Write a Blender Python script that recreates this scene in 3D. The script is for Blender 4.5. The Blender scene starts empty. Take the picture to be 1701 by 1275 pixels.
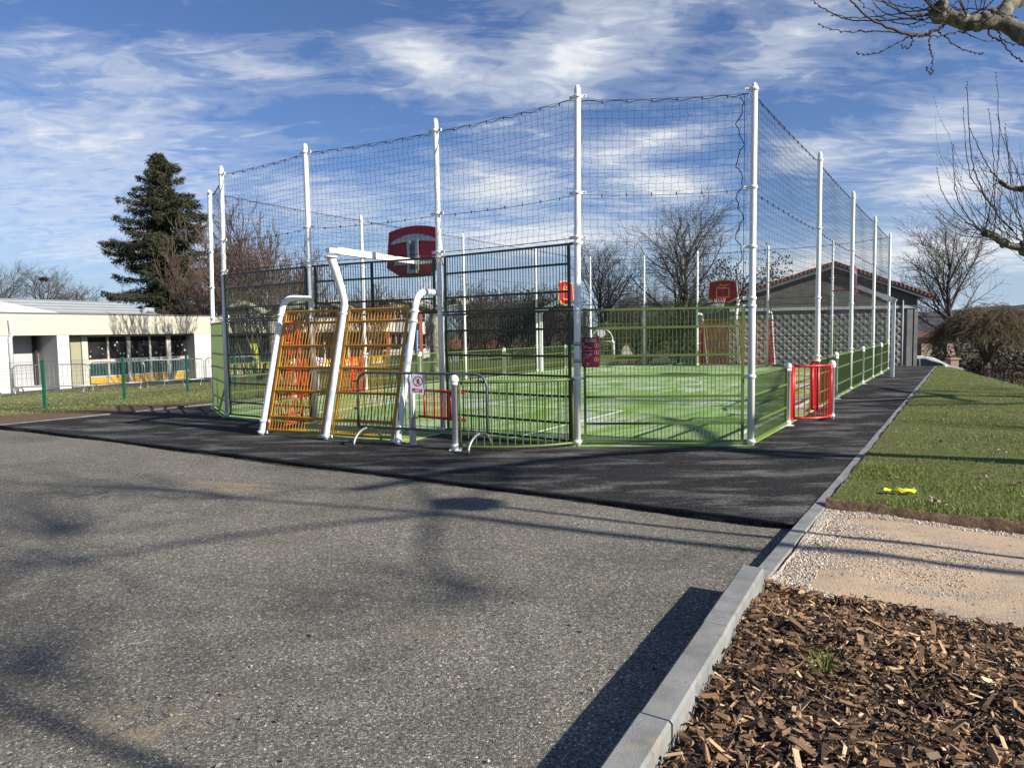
import bpy, math, random
import numpy as np
from mathutils import Matrix, Vector
SC = bpy.context.scene
COL = SC.collection
R = math.radians

# ------------------------------------------------------------------ camera
CAM_H, PITCH, ROLL, FPX = 1.63459, 0.0726760, -0.0160378, 1194.635
cam_d = bpy.data.cameras.new('camera')
cam_d.sensor_width = 36.0
cam_d.lens = FPX / 1701.0 * 36.0
cam_d.clip_end = 3000.0
cam_d.clip_start = 0.05
cam = bpy.data.objects.new('camera', cam_d)
COL.objects.link(cam)
cam.matrix_world = (Matrix.Translation((0, 0, CAM_H)) @ Matrix.Rotation(math.pi/2 - PITCH, 4, 'X') @ Matrix.Rotation(ROLL, 4, 'Z'))
SC.camera = cam

# ------------------------------------------------------------------ sun and sky
SUN_AZ, SUN_EL = R(-27.0), R(29.5)          # azimuth from +X, counter-clockwise
sd = bpy.data.lights.new('sun', 'SUN')
sd.energy = 5.0
sd.angle = R(0.7)
sd.color = (1.0, 0.94, 0.84)
sun = bpy.data.objects.new('sun', sd)
COL.objects.link(sun)
SUN_DIR = Vector((math.cos(SUN_AZ)*math.cos(SUN_EL), math.sin(SUN_AZ)*math.cos(SUN_EL), math.sin(SUN_EL)))
sun.rotation_euler = SUN_DIR.to_track_quat('Z', 'Y').to_euler()
sun.location = SUN_DIR * 60

SC.view_settings.view_transform = 'Standard'
SC.view_settings.look = 'None'
SC.view_settings.exposure = 0.70
SC.view_settings.gamma = 1.0
SC.view_settings.use_curve_mapping = False

# ------------------------------------------------------------------ node helper
class NT:
    def __init__(s, tree):
        s.t = tree; s.n = tree.nodes; s.l = tree.links
    def new(s, typ, **kw):
        nd = s.n.new(typ)
        for k, v in kw.items():
            setattr(nd, k, v)
        return nd
    def put(s, sock, val):
        if val is None: return
        if hasattr(val, 'is_linked') or isinstance(val, bpy.types.NodeSocket):
            s.l.new(val, sock)
        else:
            if isinstance(val, tuple) and len(val) == 3 and sock.type == 'RGBA': val = (*val, 1)
            sock.default_value = val
    def coord(s, which='Object'):
        return s.new('ShaderNodeTexCoord').outputs[which]
    def mapping(s, vec, loc=(0, 0, 0), rot=(0, 0, 0), scale=(1, 1, 1), vt='POINT'):
        m = s.new('ShaderNodeMapping', vector_type=vt)
        s.put(m.inputs['Vector'], vec)
        m.inputs['Location'].default_value = loc
        m.inputs['Rotation'].default_value = rot
        m.inputs['Scale'].default_value = scale
        return m.outputs[0]
    def noise(s, vec, scale=5, detail=3, rough=0.55, dist=0.0, out='Fac'):
        m = s.new('ShaderNodeTexNoise')
        s.put(m.inputs['Vector'], vec)
        m.inputs['Scale'].default_value = scale; m.inputs['Detail'].default_value = detail
        m.inputs['Roughness'].default_value = rough; m.inputs['Distortion'].default_value = dist
        return m.outputs[out]
    def voronoi(s, vec, scale=5, feature='F1', out='Distance', rnd=1.0):
        m = s.new('ShaderNodeTexVoronoi', feature=feature)
        s.put(m.inputs['Vector'], vec)
        m.inputs['Scale'].default_value = scale; m.inputs['Randomness'].default_value = rnd
        return m.outputs[out]
    def ramp(s, fac, stops, interp='LINEAR'):
        m = s.new('ShaderNodeValToRGB')
        cr = m.color_ramp; cr.interpolation = interp
        while len(cr.elements) > 1: cr.elements.remove(cr.elements[0])
        for i, (p, c) in enumerate(stops):
            if not isinstance(c, (tuple, list)): c = (c, c, c)
            e = cr.elements[0] if i == 0 else cr.elements.new(p)
            e.position = p; e.color = (*c[:3], 1)
        s.put(m.inputs['Fac'], fac)
        return m.outputs['Color']
    def mix(s, fac, a, b, blend='MIX'):
        m = s.new('ShaderNodeMix', data_type='RGBA', blend_type=blend)
        s.put(m.inputs[0], fac); s.put(m.inputs[6], a); s.put(m.inputs[7], b)
        return m.outputs[2]
    def math(s, op, a, b=None, clamp=False):
        m = s.new('ShaderNodeMath', operation=op, use_clamp=clamp)
        s.put(m.inputs[0], a)
        if b is not None: s.put(m.inputs[1], b)
        return m.outputs[0]
    def bump(s, h, strength=0.3, dist=0.01):
        m = s.new('ShaderNodeBump')
        m.inputs['Strength'].default_value = strength; m.inputs['Distance'].default_value = dist
        s.put(m.inputs['Height'], h)
        return m.outputs[0]
    def island(s):
        return s.new('ShaderNodeNewGeometry').outputs['Random Per Island']

def new_mat(name):
    m = bpy.data.materials.new(name); m.use_nodes = True
    nt = NT(m.node_tree)
    b = m.node_tree.nodes['Principled BSDF']
    return m, nt, b

def plain(name, col, rough=0.5, metal=0.0, var=0.12, scale=6.0, bump=0.0, spec=0.5):
    """paint with slight uneven wear"""
    m, nt, b = new_mat(name)
    c = nt.coord()
    f = nt.noise(c, scale, 4, 0.6)
    lo = tuple(x*(1-var) for x in col); hi = tuple(min(1, x*(1+var*0.6)) for x in col)
    nt.put(b.inputs['Base Color'], nt.ramp(f, [(0.3, lo), (0.7, hi)]))
    nt.put(b.inputs['Roughness'], nt.math('MULTIPLY_ADD', f, 0.2) if False else rough)
    b.inputs['Metallic'].default_value = metal
    b.inputs['Specular IOR Level'].default_value = spec
    if bump:
        nt.put(b.inputs['Normal'], nt.bump(nt.noise(c, scale*8, 3), bump, 0.005))
    return m

# ------------------------------------------------------------------ world: sky with streaky cloud
world = bpy.data.worlds.new('World'); SC.world = world
world.use_nodes = True
wn = NT(world.node_tree)
for n in list(wn.n): wn.n.remove(n)
sky = wn.new('ShaderNodeTexSky', sky_type='NISHITA')
sky.sun_disc = False
sky.sun_elevation = SUN_EL
sky.sun_rotation = math.pi/2 - SUN_AZ
sky.altitude = 300; sky.air_density = 1.0; sky.dust_density = 0.6; sky.ozone_density = 2.2
wdir = wn.coord('Generated')
sep = wn.new('ShaderNodeSeparateXYZ'); wn.l.new(wdir, sep.inputs[0])
zz = wn.math('MAXIMUM', sep.outputs[2], 0.0)
inv = wn.math('DIVIDE', 1.0, wn.math('ADD', zz, 0.16))
comb = wn.new('ShaderNodeCombineXYZ')
wn.l.new(wn.math('MULTIPLY', sep.outputs[0], inv), comb.inputs[0])
wn.l.new(wn.math('MULTIPLY', sep.outputs[1], inv), comb.inputs[1])
flat = comb.outputs[0]
def pix_dir(px, py):
    X, Y = px-850.5, py-637.5
    c, s_ = math.cos(ROLL), math.sin(ROLL)
    X, Y = X*c + Y*s_, -X*s_ + Y*c
    x, zc = X/FPX, -Y/FPX
    y = math.cos(PITCH) + zc*math.sin(PITCH); z = -math.sin(PITCH) + zc*math.cos(PITCH)
    return Vector((x, y, z))
warp = wn.noise(flat, 1.6, 3, 0.55, out='Color')
flatw = wn.mix(0.16, flat, warp, 'ADD')
n_big = wn.noise(wn.mapping(flatw, rot=(0, 0, R(24)), scale=(0.8, 1.5, 1)), 1.25, 5, 0.58, 0.3)
n_str = wn.noise(wn.mapping(flatw, rot=(0, 0, R(-38)), scale=(1.0, 2.4, 1)), 2.6, 6, 0.58, 1.1)
n_fin = wn.noise(wn.mapping(flatw, rot=(0, 0, R(-50)), scale=(1.4, 2.6, 1)), 6.0, 4, 0.55, 1.2)
mask = wn.math('ADD', wn.math('MULTIPLY', n_big, 0.40), wn.math('ADD', wn.math('MULTIPLY', n_str, 0.48), wn.math('MULTIPLY', n_fin, 0.20)))
# the larger cloud banks, each by its direction in the sky: azimuth, elevation, half sizes, tilt, weight
def bank(px, py, hx, hy, tilt, w):
    d = pix_dir(px, py).normalized()
    az = math.atan2(d.x, d.y); el = math.asin(d.z)
    rotm = (Matrix.Rotation(-az, 3, 'Z') @ Matrix.Rotation(el, 3, 'X') @ Matrix.Rotation(R(tilt), 3, 'Y')).to_euler()
    m = wn.new('ShaderNodeMapping', vector_type='TEXTURE')
    wn.l.new(wdir, m.inputs['Vector'])
    m.inputs['Location'].default_value = d
    m.inputs['Rotation'].default_value = rotm
    m.inputs['Scale'].default_value = (hx/FPX, 0.6, hy/FPX)
    g = wn.new('ShaderNodeTexGradient', gradient_type='QUADRATIC_SPHERE')
    wn.l.new(m.outputs[0], g.inputs[0])
    return wn.math('MULTIPLY', g.outputs['Fac'], w)
BANKS = [(190, 120, 300, 85, 14, .26), (120, 225, 420, 110, 6, .27), (90, 330, 420, 130, 2, .25), (430, 115, 240, 60, 6, .22),
         (710, 100, 190, 80, 14, .46), (960, 85, 230, 140, -35, .42), (1100, 40, 180, 110, -60, .16), (1330, 55, 240, 110, -28, .28),
         (830, 310, 240, 80, 6, .52), (1080, 235, 220, 45, -6, .40), (1110, 310, 190, 60, 4, .54), (1010, 270, 120, 40, 10, .3), (900, 395, 420, 70, 0, .42), (560, 340, 220, 90, 5, .30),
         (1560, 215, 250, 80, -2, .36), (1590, 310, 220, 55, 2, .50), (1330, 250, 150, 90, 20, .28), (1560, 420, 330, 70, 0, .46),
         (1330, 440, 240, 50, -6, .36), (300, 420, 400, 60, 0, .22),
         (560, 20, 420, 90, 0, -.12), (1330, 190, 260, 90, 0, -.10), (620, 190, 260, 50, 0, -.10), (1480, 270, 160, 40, 0, -.14), (700, 270, 300, 50, 4, -.12), (1300, 340, 200, 60, 0, -.12)]
for bk in BANKS:
    mask = wn.math('ADD', mask, bank(*bk))
cl = wn.ramp(mask, [(0.525, 0.0), (0.62, 0.15), (0.73, 0.45), (0.93, 0.92)], 'EASE')
# clouds are bright where thick, greyish blue where thin
ccol = wn.ramp(n_fin, [(0.3, (7.0, 7.6, 8.6)), (0.65, (9.4, 9.6, 9.9))])
grade = wn.mix(1.0, sky.outputs[0], (0.80, 0.93, 1.24), 'MULTIPLY')
hz = wn.ramp(sep.outputs[2], [(0.0, 0.85), (0.05, 0.55), (0.16, 0.0)], 'EASE')
skyc = wn.mix(cl, wn.mix(hz, grade, (4.9, 6.5, 8.6)), ccol)
bg = wn.new('ShaderNodeBackground'); wn.l.new(skyc, bg.inputs['Color']); bg.inputs['Strength'].default_value = 0.060
wo = wn.new('ShaderNodeOutputWorld'); wn.l.new(bg.outputs[0], wo.inputs['Surface'])

# ------------------------------------------------------------------ points on the site
def G(px, py, z=0.0):
    r = pix_dir(px, py); t = (z - CAM_H)/r.z
    return Vector((r.x*t, r.y*t, z))
def Dp(px, py, Y):
    r = pix_dir(px, py)
    return Vector((r.x*Y/r.y, Y, CAM_H + r.z*Y/r.y))
VX, VY = np.array([0.84278, -0.53826]), np.array([0.53826, 0.84278])   # court: to the right, away
DO = np.array([0.95, 10.2])
def W(su, sv):
    p = DO + su*VX + sv*VY
    return (float(p[0]), float(p[1]))
def local(x, y):
    return (x-DO[0])*VX[0] + (y-DO[1])*VX[1], (x-DO[0])*VY[0] + (y-DO[1])*VY[1]

# ------------------------------------------------------------------ mesh builder
class MB:
    def __init__(s):
        s.v = []; s.f = []; s.n = 0; s.mi = []; s.sm = []
    def add(s, v, f, mat=0, smooth=False):
        v = np.asarray(v, float).reshape(-1, 3); f = np.asarray(f, int)
        s.v.append(v); s.f.append(f + s.n); s.n += len(v); s.mi.append(mat); s.sm.append(smooth)
    def box(s, c, size, rot=None, mat=0):
        h = np.array(size)/2.0
        v = np.array([[x, y, z] for z in (-1, 1) for y in (-1, 1) for x in (-1, 1)], float)*h
        if rot is not None: v = v @ np.array(rot.to_3x3()).T
        s.add(v + np.array(c), [[0, 2, 3, 1], [4, 5, 7, 6], [0, 1, 5, 4], [2, 6, 7, 3], [0, 4, 6, 2], [1, 3, 7, 5]], mat)
    def bar(s, a, b, w, h, mat=0, up=(0, 0, 1)):
        a = np.array(a, float); b = np.array(b, float); t = b-a; L = np.linalg.norm(t); t = t/L
        up = np.array(up, float); sd_ = np.cross(t, up); sd_ /= np.linalg.norm(sd_); u = np.cross(sd_, t)
        v = [p + sd_*sx*w/2 + u*sz*h/2 for p in (a, b) for sz in (-1, 1) for sx in (-1, 1)]
        s.add(v, [[0, 1, 3, 2], [4, 6, 7, 5], [0, 4, 5, 1], [2, 3, 7, 6], [0, 2, 6, 4], [1, 5, 7, 3]], mat)
    def tube(s, pts, rad, n=8, caps=True, mat=0, smooth=True):
        p = np.asarray(pts, float); K = len(p)
        r = np.full(K, rad, float) if np.isscalar(rad) else np.asarray(rad, float)
        t = np.empty_like(p); t[1:-1] = p[2:]-p[:-2]; t[0] = p[1]-p[0]; t[-1] = p[-1]-p[-2]
        t /= (np.linalg.norm(t, axis=1)[:, None] + 1e-12)
        ref = np.array([0.13, 0.21, 0.97]) if abs(t[:, 2]).mean() < 0.8 else np.array([0.97, 0.2, 0.1])
        a = np.cross(t, ref); a /= (np.linalg.norm(a, axis=1)[:, None] + 1e-12); b = np.cross(t, a)
        th = np.arange(n)*2*math.pi/n
        ring = p[:, None, :] + r[:, None, None]*(a[:, None, :]*np.cos(th)[None, :, None] + b[:, None, :]*np.sin(th)[None, :, None])
        i = np.arange(K-1)[:, None]*n; j = np.arange(n)[None, :]; j2 = (j+1) % n
        f = np.stack([i+j, i+j2, i+n+j2, i+n+j], -1).reshape(-1, 4)
        s.add(ring.reshape(-1, 3), f, mat, smooth)
        if caps and n > 3:
            base = s.n - K*n
            s.v.append(np.zeros((0, 3)))
            s.f.append(np.arange(n)[::-1][None, :] + base); s.mi.append(mat); s.sm.append(False)
            s.f.append(np.arange(n)[None, :] + base + (K-1)*n); s.mi.append(mat); s.sm.append(False)
    def lathe(s, prof, n=16, org=(0, 0, 0), ax=None, mat=0, smooth=True):
        pr = np.array(prof, float); K = len(pr); th = np.arange(n)*2*math.pi/n
        v = np.stack([pr[:, 0][:, None]*np.cos(th), pr[:, 0][:, None]*np.sin(th), np.repeat(pr[:, 1][:, None], n, 1)], -1).reshape(-1, 3)
        if ax is not None: v = v @ np.array(ax.to_3x3()).T
        i = np.arange(K-1)[:, None]*n; j = np.arange(n)[None, :]; j2 = (j+1) % n
        s.add(v + np.array(org), np.stack([i+j, i+j2, i+n+j2, i+n+j], -1).reshape(-1, 4), mat, smooth)
    def prism(s, poly, thick, org=(0, 0, 0), ex=(1, 0, 0), ey=(0, 1, 0), mat=0, mat_side=None):
        """polygon in the plane ex, ey (counter-clockwise), extruded by thick along ex x ey"""
        ex = np.array(ex, float); ey = np.array(ey, float); ez = np.cross(ex, ey)
        P = np.array([np.array(org) + ex*a + ey*b for a, b in poly]); n = len(P)
        s.add(np.vstack([P, P + ez*thick]), [list(range(n))[::-1]], mat)
        base = s.n - 2*n
        s.f.append(np.arange(n)[None, :] + base + n); s.mi.append(mat); s.sm.append(False); s.v.append(np.zeros((0, 3)))
        j = np.arange(n); j2 = (j+1) % n
        s.f.append(np.stack([j, j2, j2+n, j+n], -1) + base); s.mi.append(mat if mat_side is None else mat_side); s.sm.append(False); s.v.append(np.zeros((0, 3)))
    def sheet(s, poly, z, mat=0):
        P = [(p[0], p[1], z if len(p) == 2 else p[2]) for p in poly]
        s.add(P, [list(range(len(P)))], mat)
    def grid(s, X, Y, Z, mat=0, smooth=True):
        h, w = X.shape
        i = np.arange(h-1)[:, None]*w; j = np.arange(w-1)[None, :]
        f = np.stack([i+j, i+j+1, i+w+j+1, i+w+j], -1).reshape(-1, 4)
        s.add(np.stack([X, Y, Z], -1).reshape(-1, 3), f, mat, smooth)
    def cords(s, P, r, mat=0):
        """P: K cords x M points x 3, thin three-sided cord"""
        P = np.asarray(P, float); K, M, _ = P.shape
        t = P[0, -1]-P[0, 0]; t = t/np.linalg.norm(t)
        ref = np.array([0, 0, 1.]) if abs(t[2]) < 0.7 else np.array([1., 0, 0])
        a = np.cross(t, ref); a /= np.linalg.norm(a); b = np.cross(t, a)
        off = np.array([a*math.cos(q)+b*math.sin(q) for q in (0, 2.094, 4.189)])*r
        V = (P[:, :, None, :] + off[None, None, :, :]).reshape(-1, 3)
        k = np.arange(K)[:, None, None]*M*3; i = np.arange(M-1)[None, :, None]*3; j = np.arange(3)[None, None, :]; j2 = (j+1) % 3
        f = np.stack([k+i+j, k+i+j2, k+i+3+j2, k+i+3+j], -1).reshape(-1, 4)
        s.add(V, f, mat)
    def mesh(s, name, mats, org=(0, 0, 0)):
        me = bpy.data.meshes.new(name)
        V = np.vstack(s.v) if s.v else np.zeros((0, 3))
        V = V - np.array(org)
        tot = []; loops = []; mi = []; sm = []
        for f, m, q in zip(s.f, s.mi, s.sm):
            if f.size == 0: continue
            tot.append(np.full(f.shape[0], f.shape[1])); loops.append(f.ravel())
            mi.append(np.full(f.shape[0], m)); sm.append(np.full(f.shape[0], q))
        tot = np.concatenate(tot); loops = np.concatenate(loops); mi = np.concatenate(mi); sm = np.concatenate(sm)
        me.vertices.add(len(V)); me.vertices.foreach_set('co', V.astype(np.float32).ravel())
        me.loops.add(len(loops)); me.loops.foreach_set('vertex_index', loops.astype(np.int32))
        me.polygons.add(len(tot))
        st = np.concatenate([[0], np.cumsum(tot)[:-1]])
        me.polygons.foreach_set('loop_start', st.astype(np.int32)); me.polygons.foreach_set('loop_total', tot.astype(np.int32))
        me.polygons.foreach_set('material_index', mi.astype(np.int32)); me.polygons.foreach_set('use_smooth', sm.astype(bool))
        for m in (mats if isinstance(mats, (list, tuple)) else [mats]): me.materials.append(m)
        me.update(calc_edges=True); me.validate()
        return me
ORG = {}
def thing(name, loc, label, cat, group=None):
    o = bpy.data.objects.new(name, None); COL.objects.link(o)
    o.empty_display_size = 0.2
    o.location = loc; ORG[o.name] = tuple(loc)
    tag(o, label, cat, group)
    return o
def tag(o, label=None, cat=None, group=None, kind=None):
    if label: o['label'] = label
    if cat: o['category'] = cat
    if group: o['group'] = group
    if kind: o['kind'] = kind
    return o
def obj(name, mb, mats, parent=None, org=None, label=None):
    """link a mesh drawn in world coordinates; under a parent it is stored relative to its thing's base"""
    if parent is not None: org = ORG[parent.name]
    org = org or (0, 0, 0)
    o = bpy.data.objects.new(name, mb.mesh(name, mats, org)); COL.objects.link(o)
    ORG[o.name] = tuple(org)
    if parent is not None:
        o.parent = parent
    else:
        o.location = org
    if label: o['label'] = label
    return o
def structure(name, mb, mats):
    o = obj(name, mb, mats); o['kind'] = 'structure'; return o
def copy_tree(o, parent=None):
    c = o.copy(); COL.objects.link(c)
    if parent is not None: c.parent = parent
    ORG[c.name] = ORG.get(o.name, (0, 0, 0))
    for ch in list(o.children): copy_tree(ch, c)
    return c
def v3(p, z): return (p[0], p[1], z)
def lerp(a, b, t): return tuple(a[i] + (b[i]-a[i])*t for i in range(len(a)))

# ------------------------------------------------------------------ materials
WHITE = plain('white_paint', (0.84, 0.83, 0.79), 0.32, var=0.05, scale=3)
GBAR = plain('olive_bar_paint', (0.085, 0.135, 0.034), 0.5, var=0.1)
GREEN = plain('olive_green_paint', (0.105, 0.150, 0.038), 0.42, var=0.10)
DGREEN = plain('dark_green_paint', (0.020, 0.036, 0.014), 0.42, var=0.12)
ORANGE = plain('orange_paint', (0.56, 0.25, 0.012), 0.35, var=0.10)
RED = plain('red_paint', (0.50, 0.016, 0.014), 0.35, var=0.10)
MAROON = plain('red_board', (0.30, 0.006, 0.018), 0.45, var=0.06)
BORDER = plain('ochre_line', (0.75, 0.36, 0.05), 0.5, var=0.05)
GALV = plain('galvanised_steel', (0.40, 0.42, 0.44), 0.42, metal=0.75, var=0.18, scale=14)
GREYP = plain('dark_grey_steel', (0.13, 0.15, 0.17), 0.45, metal=0.4, var=0.25, scale=9)
CORD = plain('black_cord', (0.012, 0.012, 0.014), 0.8, var=0.1)
DARK = plain('dark_bolt', (0.02, 0.02, 0.022), 0.5)
SIGNW = plain('sign_white', (0.72, 0.73, 0.78), 0.5, var=0.03)
SIGNR = plain('sign_red', (0.50, 0.02, 0.04), 0.5, var=0.03)
SIGNK = plain('sign_black', (0.03, 0.03, 0.035), 0.5, var=0.03)
GRNPOST = plain('fence_green', (0.012, 0.10, 0.062), 0.45, var=0.1)
GRNWIRE = plain('fence_wire_green', (0.05, 0.10, 0.075), 0.5, var=0.1)

SPILLS = [(-1.66, 3.05, .34, .20, (.33, .26, .165), .5), (-3.2, 8.0, .75, .34, (.34, .25, .15), .7), (-1.9, 7.9, .5, .2, (.34, .25, .15), .6), (-4.7, 7.8, .9, .45, (.055, .052, .045), .6), (-1.2, 4.4, .7, .5, (.06, .056, .05), .35), (1.0, 5.2, .9, .5, (.06, .056, .05), .35), (-3.4, 4.4, 1.2, .7, (.06, .055, .048), .35)]
def make_asphalt():
    m, nt, b = new_mat('old_gravelly_asphalt'); c = nt.coord()
    st = nt.voronoi(c, 150, 'F1', 'Color'); stv = nt.new('ShaderNodeSeparateColor'); nt.l.new(st, stv.inputs[0])
    st2 = nt.voronoi(c, 75, 'F1', 'Color'); s2 = nt.new('ShaderNodeSeparateColor'); nt.l.new(st2, s2.inputs[0])
    d1 = nt.voronoi(c, 150); d2 = nt.voronoi(c, 75)
    agg = nt.ramp(stv.outputs[0], [(0.0, (0.075, 0.070, 0.058)), (0.40, (0.120, 0.112, 0.092)), (0.80, (0.175, 0.162, 0.132)), (0.95, (0.27, 0.25, 0.205)), (1.0, (0.50, 0.46, 0.39))])
    agg2 = nt.ramp(s2.outputs[1], [(0.0, 0.66), (0.6, 0.97), (0.93, 1.18), (1.0, 1.9)])
    col = nt.mix(1.0, agg, agg2, 'MULTIPLY')
    gap = nt.ramp(nt.noise(c, 60, 3, .7), [(0.32, 0.38), (0.5, 0.92), (0.7, 1.22)])
    col = nt.mix(0.75, col, gap, 'MULTIPLY')
    patch = nt.ramp(nt.noise(c, 0.45, 6, 0.68), [(0.3, 0.95), (0.5, 1.40), (0.70, 1.72)])
    col = nt.mix(1.0, col, patch, 'MULTIPLY')
    stain = nt.ramp(nt.noise(nt.mapping(c, scale=(0.5, 1.0, 1)), 1.7, 5, 0.65), [(0.60, 0.0), (0.72, 0.45)])
    col = nt.mix(stain, col, (0.26, 0.205, 0.135))
    # sandy spills and a dark oil mark lying on the surface
    brk = nt.ramp(nt.noise(c, 9, 5, 0.7), [(0.42, 0.0), (0.58, 1.0)])
    for px, py, hx, hy, cc, amt in SPILLS:
        q = nt.mapping(c, loc=(px, py, 0), rot=(0, 0, R(-20)), scale=(hx, hy, 1), vt='TEXTURE')
        gr = nt.new('ShaderNodeTexGradient', gradient_type='SPHERICAL'); nt.l.new(q, gr.inputs[0])
        col = nt.mix(nt.math('MULTIPLY', nt.math('MULTIPLY', nt.math('MULTIPLY', gr.outputs['Fac'], 2.0, True), brk), amt), col, cc)
    nt.put(b.inputs['Base Color'], col); b.inputs['Roughness'].default_value = 0.9; b.inputs['Specular IOR Level'].default_value = 0.2
    h = nt.math('ADD', nt.math('MULTIPLY', d1, -0.8), nt.math('MULTIPLY', nt.noise(c, 45, 4, .7), 1.6))
    nt.put(b.inputs['Normal'], nt.bump(h, 0.65, 0.008))
    return m
ASPHALT = make_asphalt()
def make_tarmac():
    m, nt, b = new_mat('black_tarmac'); c = nt.coord()
    d1 = nt.voronoi(c, 130); st = nt.voronoi(c, 130, 'F1', 'Color')
    sp = nt.new('ShaderNodeSeparateColor'); nt.l.new(st, sp.inputs[0])
    col = nt.ramp(sp.outputs[0], [(0, (0.009, 0.009, 0.009)), (0.6, (0.017, 0.017, 0.017)), (0.93, (0.045, 0.044, 0.042)), (1.0, (0.16, 0.16, 0.155))])
    # dusty scuffed streaks, drawn out across the slab
    q = nt.mapping(c, rot=(0, 0, R(-10)), scale=(0.55, 1.6, 1))
    dust = nt.ramp(nt.noise(q, 1.5, 6, 0.66, 0.4), [(0.49, 0.0), (0.58, 0.45), (0.70, 0.95)])
    fine = nt.ramp(nt.noise(c, 26, 4, 0.7), [(0.35, 0.15), (0.65, 1.0)])
    dm = nt.math('MULTIPLY', dust, fine)
    col = nt.mix(dm, col, (0.26, 0.25, 0.235))
    nt.put(b.inputs['Base Color'], col); b.inputs['Roughness'].default_value = 0.9; b.inputs['Specular IOR Level'].default_value = 0.15
    nt.put(b.inputs['Normal'], nt.bump(nt.math('MULTIPLY', d1, -1.0), 0.6, 0.006))
    return m
TARMAC = make_tarmac()
def make_turf():
    m, nt, b = new_mat('artificial_turf'); c = nt.coord()
    q = nt.mapping(c, rot=(0, 0, R(33)))
    g = nt.ramp(nt.noise(c, 60, 3, 0.7), [(0.3, (0.12, 0.24, 0.026)), (0.7, (0.23, 0.395, 0.066))])
    big = nt.ramp(nt.noise(c, 0.5, 4, 0.6), [(0.3, 0.82), (0.7, 1.12)])
    g = nt.mix(1.0, g, big, 'MULTIPLY')
    sand = nt.ramp(nt.noise(nt.mapping(q, scale=(1.0, 0.35, 1)), 2.1, 7, 0.68, 0.6), [(0.455, 0.0), (0.53, 0.60), (0.61, 0.95)])
    grain = nt.ramp(nt.noise(c, 34, 4, 0.75), [(0.36, 0.1), (0.6, 1.0)])
    zone = nt.ramp(nt.noise(c, 0.22, 2, 0.5), [(0.38, 0.25), (0.58, 1.0)])
    sm = nt.math('MULTIPLY', nt.math('MULTIPLY', sand, grain), zone)
    col = nt.mix(sm, g, (0.66, 0.65, 0.61))
    nt.put(b.inputs['Base Color'], col); b.inputs['Roughness'].default_value = 0.85
    nt.put(b.inputs['Normal'], nt.bump(nt.noise(c, 140, 2, 0.7), 0.5, 0.012))
    return m
TURF = make_turf()
def make_line():
    m, nt, b = new_mat('turf_line'); c = nt.coord()
    nt.put(b.inputs['Base Color'], nt.ramp(nt.noise(c, 40, 4, 0.7), [(0.30, (0.36, 0.44, 0.26)), (0.46, (0.80, 0.80, 0.77))]))
    b.inputs['Roughness'].default_value = 0.85
    return m
TLINE = make_line()
def make_lawn(name, dry):
    m, nt, b = new_mat(name); c = nt.coord()
    g = nt.ramp(nt.noise(c, 45, 4, 0.7), [(0.28, (0.018, 0.030, 0.006)), (0.5, (0.090, 0.115, 0.012)), (0.75, (0.16, 0.185, 0.025))])
    dr = nt.ramp(nt.noise(c, 1.3, 5, 0.65), [(0.40, 0.0), (0.66, dry)])
    col = nt.mix(dr, g, (0.13, 0.105, 0.042))
    soil = nt.ramp(nt.noise(nt.mapping(c, loc=(3, 8, 0)), 2.2, 5, 0.7), [(0.63, 0.0), (0.72, 0.75)])
    col = nt.mix(soil, col, (0.060, 0.040, 0.024))
    nt.put(b.inputs['Base Color'], col); b.inputs['Roughness'].default_value = 0.95
    nt.put(b.inputs['Normal'], nt.bump(nt.noise(c, 70, 3, 0.7), 0.6, 0.03))
    return m
LAWN = make_lawn('lawn_turf', 0.55)
LAWN2 = make_lawn('lawn_turf_dry', 0.6)
def make_soil():
    m, nt, b = new_mat('bare_soil'); c = nt.coord()
    nt.put(b.inputs['Base Color'], nt.ramp(nt.noise(c, 14, 6, 0.7), [(0.3, (0.05, 0.03, 0.016)), (0.6, (0.17, 0.10, 0.052)), (0.75, (0.26, 0.17, 0.09))]))
    b.inputs['Roughness'].default_value = 0.95
    nt.put(b.inputs['Normal'], nt.bump(nt.noise(c, 22, 5, 0.7), 0.9, 0.04))
    return m
SOIL = make_soil()
def make_concrete():
    m, nt, b = new_mat('kerb_concrete'); c = nt.coord()
    f = nt.noise(c, 4.5, 6, 0.65)
    col = nt.ramp(f, [(0.3, (0.15, 0.15, 0.145)), (0.55, (0.225, 0.225, 0.215)), (0.75, (0.29, 0.285, 0.27))])
    st = nt.ramp(nt.noise(nt.mapping(c, loc=(4, 1, 0)), 7, 3, 0.6), [(0.58, 0.0), (0.70, 0.55)])
    col = nt.mix(st, col, (0.30, 0.255, 0.165))
    wet = nt.ramp(nt.noise(nt.mapping(c, loc=(9, 3, 0)), 6, 3, 0.6), [(0.61, 0.0), (0.64, 0.5)])
    col = nt.mix(wet, col, (0.13, 0.135, 0.13))
    pit = nt.voronoi(c, 150)
    nt.put(b.inputs['Base Color'], col); b.inputs['Roughness'].default_value = 0.8
    nt.put(b.inputs['Normal'], nt.bump(nt.math('ADD', pit, nt.noise(c, 60, 3)), 0.25, 0.004))
    return m
CONC = make_concrete()
def make_island(name, stops, rough=0.85, bumpscale=60):
    m, nt, b = new_mat(name); c = nt.coord()
    i = nt.island()
    col = nt.ramp(i, stops)
    col = nt.mix(0.5, col, nt.ramp(nt.noise(c, bumpscale, 3, 0.7), [(0.3, 0.7), (0.7, 1.45)]), 'MULTIPLY')
    nt.put(b.inputs['Base Color'], col); b.inputs['Roughness'].default_value = rough
    return m
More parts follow.
